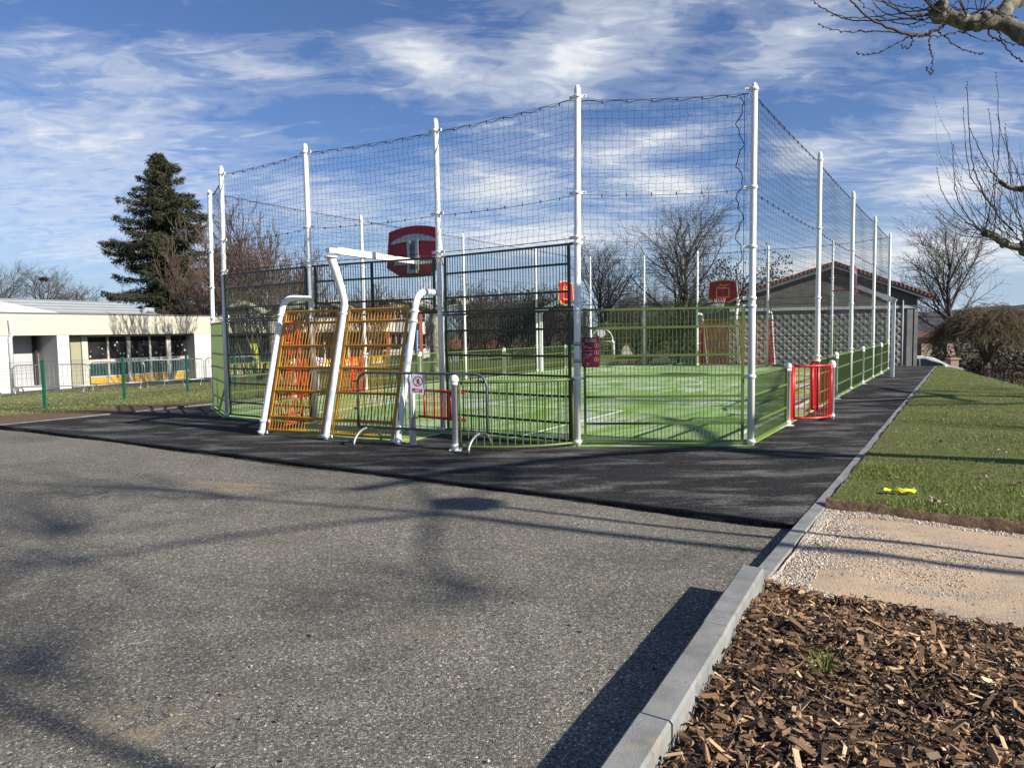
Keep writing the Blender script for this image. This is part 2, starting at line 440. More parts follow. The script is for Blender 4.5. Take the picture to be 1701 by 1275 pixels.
CHIPM = make_island('bark_chip', [(0, (0.030, 0.018, 0.010)), (0.28, (0.095, 0.052, 0.027)), (0.60, (0.22, 0.122, 0.060)), (0.88, (0.37, 0.225, 0.115)), (1, (0.62, 0.46, 0.27))], 0.8, 110)
STONEM = make_island('limestone_chip', [(0, (0.28, 0.215, 0.155)), (0.4, (0.45, 0.37, 0.29)), (0.8, (0.58, 0.51, 0.43)), (1, (0.70, 0.66, 0.60))], 0.85)
ROADST = make_island('road_grit', [(0, (0.05, 0.05, 0.05)), (0.5, (0.14, 0.135, 0.13)), (0.9, (0.26, 0.25, 0.23)), (1, (0.45, 0.43, 0.40))], 0.85)
BLADEM = make_island('grass_blade', [(0, (0.072, 0.100, 0.009)), (0.5, (0.145, 0.205, 0.020)), (0.85, (0.22, 0.255, 0.038)), (1, (0.30, 0.24, 0.09))], 0.7, 5)
BLADED = make_island('grass_blade_dull', [(0, (0.06, 0.085, 0.018)), (0.5, (0.12, 0.145, 0.035)), (0.8, (0.18, 0.18, 0.06)), (1, (0.32, 0.25, 0.11))], 0.7, 5)
DAISY = plain('daisy_white', (0.8, 0.8, 0.74), 0.7, var=0.05)
LEAFM = make_island('dead_leaf', [(0, (0.10, 0.06, 0.03)), (0.5, (0.26, 0.19, 0.11)), (1, (0.45, 0.36, 0.25))], 0.8)
def make_gravelbed():
    m, nt, b = new_mat('sandy_gravel'); c = nt.coord()
    st = nt.voronoi(c, 95, 'F1', 'Color'); sp = nt.new('ShaderNodeSeparateColor'); nt.l.new(st, sp.inputs[0]); d1 = nt.voronoi(c, 95)
    stones = nt.ramp(sp.outputs[0], [(0, (0.20, 0.155, 0.11)), (0.5, (0.38, 0.31, 0.235)), (1, (0.62, 0.56, 0.48))])
    stones = nt.mix(0.7, stones, nt.ramp(d1, [(0.1, 1.0), (0.7, 0.4)]), 'MULTIPLY')
    sand = nt.ramp(nt.noise(c, 50, 4, 0.7), [(0.3, (0.38, 0.265, 0.165)), (0.7, (0.53, 0.40, 0.27))])
    k = nt.ramp(nt.noise(nt.mapping(c, rot=(0, 0, R(20)), scale=(0.7, 1.5, 1)), 1.9, 5, 0.65), [(0.36, 0.1), (0.54, 0.97)])
    nt.put(b.inputs['Base Color'], nt.mix(k, stones, sand)); b.inputs['Roughness'].default_value = 0.92
    nt.put(b.inputs['Normal'], nt.bump(nt.math('MULTIPLY', d1, -1.0), 0.45, 0.006))
    return m
GRAVEL = make_gravelbed()

# ------------------------------------------------------------------ terrain heights
BROW = [W(-40, 24.1), W(1.9, 24.3), W(3.45, 23.7), W(4.82, 16.2), W(5.75, 11.1), W(7.2, 7.0), W(9.5, 3.0), W(14, -2), W(22, -8), W(60, -30)]
def brow_dist(x, y):
    """how far a point lies beyond the brow of the platform (0 on it)"""
    x = np.asarray(x, float); y = np.asarray(y, float)
    best = np.full(x.shape, 1e9); sign = np.zeros(x.shape)
    for (ax, ay), (bx, by) in zip(BROW[:-1], BROW[1:]):
        dx, dy = bx-ax, by-ay; L2 = dx*dx+dy*dy
        t = np.clip(((x-ax)*dx+(y-ay)*dy)/L2, 0, 1)
        d = np.hypot(x-(ax+t*dx), y-(ay+t*dy)); cr = dx*(y-ay)-dy*(x-ax)
        m = d < best
        best = np.where(m, d, best); sign = np.where(m, cr, sign)
    return np.where(sign > 0, best, 0.0)
def left_drop(x, y):
    d = -((np.asarray(x)-(-9.84))*VX[0] + (np.asarray(y)-13.72)*VX[1])
    return -0.031*np.clip(d, 0, 16)
def zt(x, y):
    x = np.asarray(x, float); y = np.asarray(y, float)
    bd = brow_dist(x, y)
    z = left_drop(x, y) - np.minimum(1.75, 0.30*np.maximum(bd-0.5, 0) + 0.12*np.minimum(bd, 0.5))
    return z
# ---- the big ground sheet, to the horizon
rr = np.concatenate([np.linspace(0, 60, 100), np.geomspace(61, 1500, 60)])
aa = np.linspace(0, 2*math.pi, 181)
Rg, Ag = np.meshgrid(rr, aa, indexing='ij')
gx, gy = Rg*np.cos(Ag) + 4, Rg*np.sin(Ag) + 14
gz = zt(gx, gy) - 0.14
mb = MB(); mb.grid(gx, gy, gz)
gm, nt, b = new_mat('rough_grass_ground'); c = nt.coord()
nt.put(b.inputs['Base Color'], nt.ramp(nt.noise(c, 3, 6, 0.7), [(0.3, (0.03, 0.035, 0.012)), (0.5, (0.07, 0.075, 0.025)), (0.7, (0.12, 0.10, 0.05))])); b.inputs['Roughness'].default_value = 0.95
structure('ground', mb, gm)
# ---- far wooded hills
mb = MB()
ha = np.linspace(R(20), R(160), 260); rng = np.random.default_rng(5)
prof = 6.0 + 2.6*np.sin(ha*7.0+1) + 1.8*np.sin(ha*17+2) + 1.0*np.sin(ha*41)
bump_ = np.exp(-((ha-R(53))/R(7))**2)*7
prof = prof + bump_
rows = []
for k, (dist, hh) in enumerate([(380, -4.0), (430, 0.35), (520, 0.75), (640, 1.0), (760, 0.9)]):
    z = (prof*hh if hh > 0 else np.full_like(ha, -4.0)) + (rng.normal(0, 0.5, ha.shape) if hh > 0 else 0)
    rows.append(np.stack([np.cos(ha)*dist, np.sin(ha)*dist, z], -1))
Rw = np.array(rows); mb.grid(Rw[..., 0], Rw[..., 1], Rw[..., 2], smooth=False)
hm, nt, b = new_mat('winter_woodland_hill'); c = nt.coord()
nt.put(b.inputs['Base Color'], nt.ramp(nt.noise(c, 0.12, 8, 0.75), [(0.3, (0.045, 0.05, 0.065)), (0.6, (0.085, 0.082, 0.088)), (0.75, (0.12, 0.12, 0.11))])); b.inputs['Roughness'].default_value = 1.0
nt.put(b.inputs['Normal'], nt.bump(nt.noise(c, 0.3, 6, 0.8), 1.0, 4.0))
structure('hills', mb, hm)

# ------------------------------------------------------------------ road, path, court, kerbs
FE0, FE1 = W(-2.0, 0), None
FL = (W(-60, -3.05), W(-11.0, -2.87), W(3.5, -2.83))            # front edge of the black path
KIN = 3.5                                                      # inner side of the kerb line
mb = MB()
# old road: grid with slight unevenness
su = np.concatenate([np.linspace(-70, KIN, 150), [KIN+.35, KIN+.9]]); svv = np.concatenate([np.linspace(-60, -14, 24), np.linspace(-13.5, -2.60, 70)])
SU, SV = np.meshgrid(su, svv)
X = DO[0]+SU*VX[0]+SV*VY[0]; Y = DO[1]+SU*VX[1]+SV*VY[1]
rg = np.random.default_rng(3)
Z = -0.06 + 0.012*np.sin(SU*0.9+SV*0.5)*np.sin(SV*0.8) + 0.006*np.sin(SU*2.3-SV*1.7)
Z = np.where(SU > KIN-0.4, -0.06, Z) + np.where(SU < -11, left_drop(X, Y)*0.25, 0)
mb.grid(X, Y, Z)
structure('road', mb, ASPHALT)
mb = MB()
pts = [W(-11.0, -2.87), W(-4, -2.80), W(KIN, -2.83), W(KIN, 23.7), W(1.9, 24.3), W(-10.6, 24.1), W(-10.62, 1.5)]
mb.prism(pts, 0.35, (0, 0, -0.35))
structure('path', mb, TARMAC)
# weathered dark lip along the front of the slab
mb = MB()
lp = [(*W(s_, -2.84 + (0.03 if -4.2 < s_ < -3.8 else 0.0) + 0.006*math.sin(s_*3.1) + .006*math.sin(s_*11)), -0.014) for s_ in np.linspace(-10.95, KIN-0.02, 160)]
mb.tube(lp, [0.019 + 0.004*math.sin(i*1.7)+.003*math.sin(i*4.1) for i in range(len(lp))], 7)
structure('path_edge', mb, plain('path_lip', (0.016, 0.015, 0.015), 0.8, var=0.3, scale=5, bump=0.6))

POST = {'A': (-5.79, 14.54), 'Z': (-6.83, 16.44), 'B': (-3.57, 12.95), 'C': (-1.137, 11.73), 'D': (0.917, 10.15), 'E': (3.32, 9.96),
        'F': (6.013, 14.15), 'G': (8.63, 18.31), 'H': (11.25, 22.41), 'I': (13.87, 26.52),
        'L1': (-4.22, 20.74), 'L2': (-1.60, 24.84), 'L3': (1.02, 28.95), 'L4': (3.64, 33.05),
        'R1': (6.08, 32.94), 'R2': (8.16, 31.61), 'R3': (10.67, 30.01), 'R4': (12.75, 28.68)}
LEAN = {'A': (0.09, 0), 'Z': (0.10, 0), 'B': (-0.012, 0), 'C': (-0.018, 0), 'D': (0.046, 0), 'E': (0.012, 0)}
TOPZ = {'E': 4.93, 'Z': 4.92, 'C': 5.04}
poly = [POST[k] for k in ('Z', 'A', 'B', 'C', 'D', 'E', 'I', 'R4', 'R3', 'R2', 'R1', 'L4')]
cen = np.mean(poly, 0)
def outset(poly, d):
    out = []; n = len(poly)
    for i in range(n):
        a, p, q = np.array(poly[i-1]), np.array(poly[i]), np.array(poly[(i+1) % n])
        n1 = np.array([(p-a)[1], -(p-a)[0]]); n1 /= np.linalg.norm(n1); n2 = np.array([(q-p)[1], -(q-p)[0]]); n2 /= np.linalg.norm(n2)
        k = (n1+n2); k /= np.linalg.norm(k); out.append(tuple(p + k*d/max(0.5, float(k@n1))))
    return out
turf_poly = outset(poly, 0.015)
mb = MB(); mb.prism(turf_poly, 0.02, (0, 0, -0.006))
for ka, kb in (('A', 'B'), ('C', 'D'), ('D', 'E'), ('Z', 'A')):
    pa_, pb_ = np.array(POST[ka]), np.array(POST[kb]); tt_ = (pb_-pa_)/np.linalg.norm(pb_-pa_); nn_ = np.array([tt_[1], -tt_[0]])
    mb.prism([tuple(pa_+nn_*.10), tuple(pb_+nn_*.10), tuple(pb_+nn_*.012), tuple(pa_+nn_*.012)], .012, (0, 0, -.002))
def goal_frame(kB, kC):
    Bp, Cp = np.array(POST[kB]), np.array(POST[kC])
    ex = (Cp-Bp)/np.linalg.norm(Cp-Bp); ey = np.array([ex[1], -ex[0]])
    return Bp, Cp, ex, ey
for kB, kC in (('B', 'C'), ('R3', 'R2')):
    Bp, Cp, ex, ey = goal_frame(kB, kC)
    mb.prism([tuple(q) for q in (Bp+ey*1.24-ex*.05, Cp+ey*1.24+ex*.05, Cp+ey*.05+ex*.05, Bp+ey*.05-ex*.05)], 0.012, (0, 0, -0.004))
structure('court_turf', mb, TURF)
mb = MB()
def tline(a, b, w=0.085):
    a, b = np.array(W(*a)), np.array(W(*b)); t = (b-a)/np.linalg.norm(b-a); n = np.array([-t[1], t[0]])*w/2
    mb.sheet([tuple(a-n), tuple(b-n), tuple(b+n), tuple(a+n)][::1], 0.018)
tl = []
FARV = 23.75
tline((-1.17, -0.05), (-1.17, 4.2)); tline((-6.73, -0.05), (-6.73, 4.2)); tline((-6.755, 4.2), (-1.145, 4.2))
tline((-1.17, FARV), (-1.17, FARV-4.2)); tline((-6.73, FARV), (-6.73, FARV-4.2)); tline((-6.755, FARV-4.2), (-1.145, FARV-4.2))
tline((-9.8, 11.5), (1.9, 11.5)); tline((1.75, 2.0), (1.75, FARV-2.0)); tline((-9.65, 2.0), (-9.65, FARV-2.0))
tline((-9.65, 17.2), (1.75, 17.2)); tline((-9.65, 6.6), (1.75, 6.6))
structure('court_markings', mb, TLINE)
mb = MB()
th = np.linspace(0, 2*math.pi, 49)
for r0 in (1.9,):
    ci = [W(-3.95+r0*math.cos(t), 11.5+r0*math.sin(t)) for t in th]; co = [W(-3.95+(r0+.05)*math.cos(t), 11.5+(r0+.05)*math.sin(t)) for t in th]
    for k in range(48): mb.sheet([ci[k], co[k], co[k+1], ci[k+1]][::-1], 0.022)
structure('centre_circle', mb, TLINE)

# kerbs
def kerb(name, sv0, sv1, su0, w, z0, z1, seg, ch=0.012, sk=0.0):
    mb = MB(); n = max(1, round((sv1-sv0)/seg)); L = (sv1-sv0)/n
    rk = random.Random(7)
    for i in range(n):
        a, b_ = sv0+i*L+0.0018, sv0+(i+1)*L-0.0018
        dz = rk.uniform(-.003, .003); ds = rk.uniform(-.004, .004)
        prof = [(0, z0), (w, z0), (w, z1-ch), (w-ch, z1), (ch, z1), (0, z1-ch)]
        P0 = [(*W(su0+ds+sk*(sv1-a)+q[0], a), q[1]+(dz if q[1] > z0 else 0)) for q in prof]; P1 = [(*W(su0+ds+sk*(sv1-b_)+q[0], b_), q[1]+(dz if q[1] > z0 else 0)) for q in prof]
        mb.add(P0+P1, [[0, 1, 2, 3, 4, 5], [11, 10, 9, 8, 7, 6]]); base = mb.n-12
        j = np.arange(6); j2 = (j+1) % 6
        mb.f.append(np.stack([j, j+6, j2+6, j2], -1)+base); mb.mi.append(0); mb.sm.append(False)
    return structure(name, mb, CONC)
kerb('kerb', -4.55, 23.6, KIN+0.004, 0.115, -0.3, 0.012, 1.0, 0.008)
kerb('raised_kerb', -14.5, -4.56, KIN-0.005, 0.140, -0.3, 0.135, 1.0, 0.012, .062)
mb = MB()
e0, e1 = np.array(W(-11.05, -2.86)), np.array(W(-10.67, 24))
t = (e1-e0)/np.linalg.norm(e1-e0); n_ = np.array([-t[1], t[0]])*0.035
mb.prism([tuple(e0), tuple(e1), tuple(e1+n_), tuple(e0+n_)], 0.3, (0, 0, -0.295))
structure('lawn_kerb', mb, plain('weathered_edging', (.17, .165, .15), .9, var=.3, scale=5))

# gravel, mulch, lawns
def strip_grid(edge0, edge1, nu, nv, zf):
    """grid between two polylines of equal count"""
    e0 = np.array(edge0, float); e1 = np.array(edge1, float)
    t0 = np.linspace(0, len(e0)-1, nu); k = np.minimum(t0.astype(int), len(e0)-2); f = (t0-k)[:, None]
    A = e0[k]*(1-f)+e0[k+1]*f; B = e1[k]*(1-f)+e1[k+1]*f
    s = np.linspace(0, 1, nv)[None, :, None]
    P = A[:, None, :]*(1-s)+B[:, None, :]*s
    return P[..., 0], P[..., 1], zf(P[..., 0], P[..., 1])
KO = KIN+0.12
MUL = [W(KO+0.03, -4.42), (1.60, 4.50), (1.92, 4.16), (2.32, 3.90), (2.66, 3.66), (3.4, 3.1), (5.0, 2.0)]     # mulch / gravel edge
GRE = [W(KO, -2.20), (2.90, 6.30), (3.30, 6.02), (4.0, 5.52), (5.2, 4.7), (7.0, 3.4), (10.0, 1.4)]                 # gravel / lawn edge
mb = MB(); X, Y, Z = strip_grid(MUL, GRE, 80, 40, lambda x, y: 0.0+0.012*np.sin(x*3.1)*np.sin(y*2.7)+0.006*np.sin(x*9+y*7)); mb.grid(X, Y, Z)
structure('gravel_path', mb, GRAVEL)
def mulch_z(x, y):
    a, c_ = local(x, y)
    d = np.clip((3.9 - (y + 0.65*(x-2.0)))/0.8, 0, 1)
    return 0.015 + 0.075*d*(3-2*d)*0.6 + 0.018*np.sin(x*6.0+1)*np.sin(y*5.0) + 0.010*np.sin(x*15)*np.sin(y*13+2)
MB0 = [W(KO+0.03+.062*(-4.56-q), q) for q in (-4.5, -6.5, -8.5, -10.5, -12.5)]
MB1 = [(2.75, 3.60), (4.2, 2.5), (5.2, 1.2), (6, -0.5), (6.5, -3)]
mb = MB(); X, Y, Z = strip_grid(MB0, MB1, 70, 50, mulch_z); mb.grid(X, Y, Z-0.02)
mm, nt, b = new_mat('mulch_dark'); c = nt.coord()
nt.put(b.inputs['Base Color'], nt.ramp(nt.noise(c, 45, 5, 0.75), [(0.3, (0.012, 0.008, 0.005)), (0.7, (0.07, 0.042, 0.024))])); b.inputs['Roughness'].default_value = 0.95
nt.put(b.inputs['Normal'], nt.bump(nt.noise(c, 40, 5, 0.8), 1.0, 0.04))
structure('mulch_bed', mb, mm)
def lawn_z(x, y):
    return zt(x, y) + 0.035 + 0.012*np.sin(x*1.7+y*0.6)*np.sin(y*1.1) + 0.006*np.sin(x*5+y*4)
LK = [W(KO, -2.12), W(KO, 0), W(KO, 4), W(KO, 8), W(KO, 12), W(KO, 16), W(KO, 20), W(KO, 23.2), W(KO, 24.6)]
LO = [(14, -1.2), (18, 2), (19, 5), (20, 8), (21, 12), (22, 16), (22, 20), (22, 24), (20, 27)]
mb = MB(); X, Y, Z = strip_grid(LK, LO, 160, 90, lawn_z)
edge = np.zeros_like(Z); edge[:3] = [[-0.06], [-0.045], [-0.01]]
mb.grid(X, Y, Z+edge)
structure('lawn', mb, LAWN)
# soil lip where the lawn was cut for the gravel
mb = MB(); E1 = [(p[0]+0.07+.03*math.sin(p[0]*9), p[1]+0.13+.04*math.sin(p[0]*7)) for p in GRE]
X, Y, Z = strip_grid([(p[0]-0.02, p[1]-0.03) for p in GRE], E1, 120, 10, lambda x, y: 0*x)
s = np.linspace(0, 1, 10)[None, :]; Z = 0.0 + 0.062*np.minimum(1, s*1.7) + 0.012*np.sin(X*23)*np.sin(Y*19) - 0.02*(s < .05) - 0.03*(s > .95)
mb.grid(X, Y, Z); structure('soil_edge', mb, SOIL)
# left lawn, falling gently to the school
LL = [W(-11.16, -2.8), W(-11.05, 2), W(-10.9, 8), W(-10.8, 16), W(-10.75, 24), W(-10.7, 34)]
L2 = [W(-26.5, -2.6), W(-26.5, 2), W(-26.5, 8), W(-26.5, 16), W(-26.5, 24), W(-26.5, 34)]
def lawnl_z(x, y): return left_drop(x, y) + 0.01*np.sin(x*1.3)*np.sin(y*1.9)
mb = MB(); X, Y, Z = strip_grid(LL, L2, 60, 60, lawnl_z); mb.grid(X, Y, Z)
structure('school_lawn', mb, LAWN2)
mb = MB(); X, Y, Z = strip_grid([W(-11.14, -2.84), W(-11.05, 2.2), W(-10.9, 5)], [W(-15.5, -2.5), W(-11.9, 2.2), W(-11.3, 5)], 60, 14, lambda x, y: lawnl_z(x, y)+0.006)
mb.grid(X, Y, Z); structure('bare_strip', mb, SOIL)
# playground tarmac in front of the school
SO, SE = np.array([-19.6, 27.5]), np.array([0.41494, 0.90986]); SN = np.array([SE[1], -SE[0]])
def S(t, d=0.0):
    p = SO + SE*t + SN*d; return (float(p[0]), float(p[1]))
mb = MB(); P = [S(-12, 1.6), S(2, 1.5), S(10, 3.2), S(30, 3.5), S(30, -0.5), S(-12, -0.5)]
mb.add([(p[0], p[1], left_drop(*p)+0.03) for p in P], [[0, 1, 2, 3, 4, 5]])
structure('school_yard', mb, plain('yard_tarmac', (0.06, 0.06, 0.066), 0.85, var=0.3, scale=2))

# ------------------------------------------------------------------ ball court: posts, panels, nets
def clamp(mb, x, y, z, dirs=(), r=0.062, mat=0):
    mb.lathe([(r-.018, z-.028), (r, z-.020), (r+.006, z), (r, z+.020), (r-.018, z+.028)], 14, (x, y, 0), mat=0)
    for dx, dy in dirs:
        L = math.hypot(dx, dy); dx, dy = dx/L, dy/L
        a = (x+dx*.05, y+dy*.05, z); b = (x+dx*.125, y+dy*.125, z)
        mb.bar(a, b, .022, .042, 0)
        q = (x+dx*.10, y+dy*.10, z); n = (-dy, dx)
        mb.bar((q[0]-n[0]*.017, q[1]-n[1]*.017, z), (q[0]+n[0]*.017, q[1]+n[1]*.017, z), .014, .014, 1)
def tall_post(root, key, dirs, heights):
    x, y = POST[key]; top = TOPZ.get(key, 5.0); lx, ly = LEAN.get(key, (0, 0))
    mb = MB()
    prof = [(0.0, -.02), (.049, -.02), (.049, 1.9), (.045, 1.95), (.045, top-.10), (.043, top-.06), (.034, top-.025), (.018, top-.006), (0.0, top)]
    K = len(prof); mb.lathe(prof, 18, (0, 0, 0))
    v = mb.v[-1]; v[:, 0] += x + lx*v[:, 2]/top; v[:, 1] += y + ly*v[:, 2]/top
    p = obj('post', mb, WHITE, root)
    for h in heights:
        cb = MB(); clamp(cb, x+lx*h/top, y+ly*h/top, h, dirs, 0.060 if h < 1.9 else 0.056)
        obj('clamp', cb, [WHITE, DARK], p)
    return p
def short_post(root, x, y, dirs, h=1.06, heights=(.06, .93)):
    mb = MB()
    mb.lathe([(0, -.02), (.046, -.02), (.046, h-.10), (.062, h-.10), (.066, h-.085), (.062, h-.065), (.058, h-.045), (.046, h-.02), (.026, h-.004), (0, h)], 16, (x, y, 0))
    mb.box((x, y, .006), (.17, .17, .012))
    p = obj('short_post', mb, WHITE, root)
    for q in heights:
        cb = MB(); clamp(cb, x, y, q, dirs, .056); obj('clamp', cb, [WHITE, DARK], p)
    return p
LOWR = [.06, .314, .694, .979]
MIDR = [.06, .314, .694, .985, 1.271, 1.662, 1.918]
TOPR = [1.962, 2.188, 2.573, 2.845]
def panel(root, p0, p1, rails, name='panel', mats=(None, None), gap=.115, spacing=.053, mid=False, rr_=.019, rb=.0062, curve=None, reach=True):
    """barred panel between two posts: tube frame with rails, thin bars as a sub-part"""
    mats = (GREEN, GBAR) if mats[0] is None else mats
    p0, p1 = np.array(p0[:2]), np.array(p1[:2]); L = np.linalg.norm(p1-p0); t = (p1-p0)/L
    n = np.array([t[1], -t[0]])
    def at(s):
        off = 0.0 if curve is None else curve*4*(s/L)*(1-s/L)
        return p0 + t*s + n*off
    fr = MB(); br = MB()
    ss = np.linspace(gap, L-gap, 2 if curve is None else 22)
    nn = (n[0], n[1], 0)
    for i, z in enumerate(rails):
        s0, s1 = (0.05, L-0.05) if (reach and i in (0, len(rails)-1)) else (gap, L-gap)
        if curve is None: fr.bar((*at(s0), z), (*at(s1), z), .032, .031)
        else: fr.tube([(*at(s), z) for s in np.linspace(s0, s1, 22)], rr_, 8)
    for s in (gap, L-gap) + ((L/2,) if mid else ()):
        if curve is None: fr.bar((*at(s), rails[0]+.019), (*at(s), rails[-1]-.019), .037, .034, up=nn)
        else: fr.tube([(*at(s), rails[0]), (*at(s), rails[-1])], rr_*.95, 8)
    f = obj(name, fr, mats[0], root)
    nb = max(2, int((L-2*gap)/spacing))
    for k in range(1, nb):
        s = gap + (L-2*gap)*k/nb; q = at(s)
        if curve is None: br.bar((*q, rails[0]+.01), (*q, rails[-1]-.01), rb*1.3, rb*1.3, up=nn)
        else: br.tube([(*q, rails[0]), (*q, rails[-1])], rb, 6, caps=False)
    obj('bars', br, mats[1], f)
    return f
nrng = np.random.default_rng(11)
def net(root, kA, kB, z0, z1, r=.0021, cell=.098, mid=3.52, loose=False):
    pA, pB = np.array(POST[kA]), np.array(POST[kB])
    lA, lB = np.array(LEAN.get(kA, (0, 0)))/5.0, np.array(LEAN.get(kB, (0, 0)))/5.0
    L = np.linalg.norm(pB-pA); t = (pB-pA)/L; n = np.array([-t[1], t[0]])
    if n @ (cen - pA) < 0: n = -n
    nx = max(2, int((L-.16)/cell)); nz = max(2, int((z1-z0)/cell))
    s = np.linspace(.08, L-.08, nx+1); zz_ = np.linspace(z0, z1, nz+1)
    Sx, Zz = np.meshgrid(s, zz_, indexing='ij')
    jj = np.arange(nz+1)[None, :]; ii = np.arange(nx+1)[:, None]
    Sx = Sx + .010*np.where(jj % 2 == 0, 1, -1) + .008*np.sin(jj*1.3+ii*.35) + nrng.normal(0, .003, Sx.shape)
    sag = .035*np.sin(math.pi*np.clip((Sx/L), 0, 1))
    Zz = Zz - sag*(0.4+0.6*(Zz-z0)/(z1-z0)) + .006*np.where((ii+jj) % 2 == 0, 1, -1) + .010*np.abs(np.sin(Sx*math.pi/.36))*(jj == nz) + nrng.normal(0, .002, Sx.shape)
    Oo = .05 + .035*np.sin(math.pi*Sx/L)*np.sin(math.pi*(Zz-z0)/(z1-z0)) + .012*np.sin(Sx*2.2+Zz*1.7)
    base = pA[None, None, :] + t[None, None, :]*Sx[..., None] + n[None, None, :]*Oo[..., None]
    lean = (lA[None, None, :]*(1-(Sx/L))[..., None] + lB[None, None, :]*(Sx/L)[..., None])*Zz[..., None]
    P = np.concatenate([base+lean, Zz[..., None]], -1)
    mb = MB(); mb.cords(P, r); mb.cords(P.transpose(1, 0, 2), r)
    o = obj('net', mb, CORD, root)
    head, wire, foot = MB(), MB(), MB()
    q = np.linspace(.06, L-.06, 60)
    def line(rp, z, off, rad, dip, scal=0.0):
        pts = []
        for a in q:
            zz2 = z - dip*math.sin(math.pi*a/L) - scal*abs(math.sin(a*math.pi/.36))
            b_ = pA + t*a + n*off + (lA*(1-a/L) + lB*a/L)*zz2
            pts.append((b_[0], b_[1], zz2))
        rp.tube(pts, rad, 4, caps=False)
    line(head, z1+.045, .055, .0035, .02); line(head, z1+.015, .06, .0058, .03, -.028); line(foot, z0, .05, .0055, .01)
    line(wire, mid, .05, .0032, .035)
    k = int(L/.36)
    for i in range(1, k+1):
        a = i*L/(k+1)
        for z, rp in ((z1+.03, head), (mid, wire)):
            b_ = pA + t*a + n*.055 + (lA*(1-a/L) + lB*a/L)*z
            rp.box((b_[0], b_[1], z-.02), (.013, .013, .045))
    if loose:
        pts = []
        for i in range(40):
            z = z1 - (z1-z0)*i/39
            a = L-.16+.045*math.sin(i*.9)+.02*math.sin(i*2.3); b_ = pA + t*a + n*.06
            pts.append((b_[0], b_[1], z))
        lace = MB(); lace.tube(pts, .007, 4, caps=False); obj('lacing_rope', lace, CORD, o)
        b_ = pA + t*(L-.10) + n*.06; up_ = MB(); up_.tube([(b_[0], b_[1], z0), (b_[0], b_[1], z1+.03)], .0045, 4, caps=False); obj('upright_wire', up_, CORD, o)
    obj('head_rope', head, CORD, o); obj('middle_wire', wire, CORD, o); obj('foot_rope', foot, CORD, o)
    return o
def d2(a, b): return (POST[b][0]-POST[a][0], POST[b][1]-POST[a][1])
HI = (.06, .96, 1.93, 2.03, 2.85, 2.93, 3.54, 4.84)
HM = (.06, .96, 1.93, 2.04, 2.74, 3.54, 4.84)
HL = (.06, .97, 1.06, 2.2, 3.54, 4.84)
# near goal end: A B C D
f = thing('court_fence', (*POST['C'], 0), 'tall dark green barred fence with black net behind the near orange goal', 'sports fence')
tall_post(f, 'A', [d2('A', 'B')], HI); tall_post(f, 'B', [d2('B', 'A'), d2('B', 'C')], HI)
tall_post(f, 'C', [d2('C', 'B'), d2('C', 'D')], HI); tall_post(f, 'D', [d2('D', 'C'), d2('D', 'E')], HI)
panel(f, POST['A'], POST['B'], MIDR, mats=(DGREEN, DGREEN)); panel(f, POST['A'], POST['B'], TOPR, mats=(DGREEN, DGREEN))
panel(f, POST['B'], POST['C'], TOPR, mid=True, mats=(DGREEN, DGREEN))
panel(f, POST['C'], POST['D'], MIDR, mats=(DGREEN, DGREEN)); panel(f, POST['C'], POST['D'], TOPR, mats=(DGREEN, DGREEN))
net(f, 'A', 'B', 2.93, 4.80); net(f, 'B', 'C', 2.93, 4.80); net(f, 'C', 'D', 2.93, 4.80)
# the two near corner bays
f = thing('court_fence', (*POST['E'], 0), 'light green barred corner bay with net, between the two tallest white posts', 'sports fence')
tall_post(f, 'E', [d2('E', 'D')], HM); panel(f, POST['D'], POST['E'], MIDR); net(f, 'D', 'E', 1.99, 4.76, loose=True)
f = thing('court_fence', (*POST['Z'], 0), 'narrow corner bay seen edge-on as solid green at the school lawn end of the court', 'sports fence')
tall_post(f, 'Z', [d2('Z', 'A')], HM); panel(f, POST['Z'], POST['A'], MIDR); net(f, 'Z', 'A', 1.99, 4.76)
# right side with its low barrier
def mid2(a, b, t=.5): return lerp(POST[a], POST[b], t)
f = thing('court_fence', (*POST['G'], 0), 'low green barrier with short white posts and high net beside the right lawn', 'sports fence')
for k, nb in (('F', 'G'), ('G', 'H'), ('H', 'I'), ('I', 'H')): tall_post(f, k, [d2(k, nb)], HL)
M1 = lerp(POST['E'], POST['F'], .47)
panel(f, POST['E'], M1, LOWR)
short_post(f, *M1, [(-VY[0], -VY[1])])
for a, b_ in (('F', 'G'), ('G', 'H'), ('H', 'I')):
    m_ = mid2(a, b_); short_post(f, *m_, [tuple(VY), tuple(-VY)])
    panel(f, POST[a], m_, LOWR); panel(f, m_, POST[b_], LOWR)
for a, b_ in (('E', 'F'), ('F', 'G'), ('G', 'H'), ('H', 'I')): net(f, a, b_, 1.06, 4.80)
# left side
f = thing('court_fence', (*POST['L2'], 0), 'low green barrier and net on the far long side of the court', 'sports fence')
for k, nb in (('L1', 'L2'), ('L2', 'L3'), ('L3', 'L2'), ('L4', 'L3')): tall_post(f, k, [d2(k, nb)], HL)
M2 = lerp(POST['Z'], POST['L1'], .47)
panel(f, POST['Z'], M2, LOWR); short_post(f, *M2, [(-VY[0], -VY[1])])
for a, b_ in (('L1', 'L2'), ('L2', 'L3'), ('L3', 'L4')):
    m_ = mid2(a, b_); short_post(f, *m_, [tuple(VY), tuple(-VY)])
    panel(f, POST[a], m_, LOWR); panel(f, m_, POST[b_], LOWR)
for a, b_ in (('Z', 'L1'), ('L1', 'L2'), ('L2', 'L3'), ('L3', 'L4')): net(f, a, b_, 1.06, 4.80)
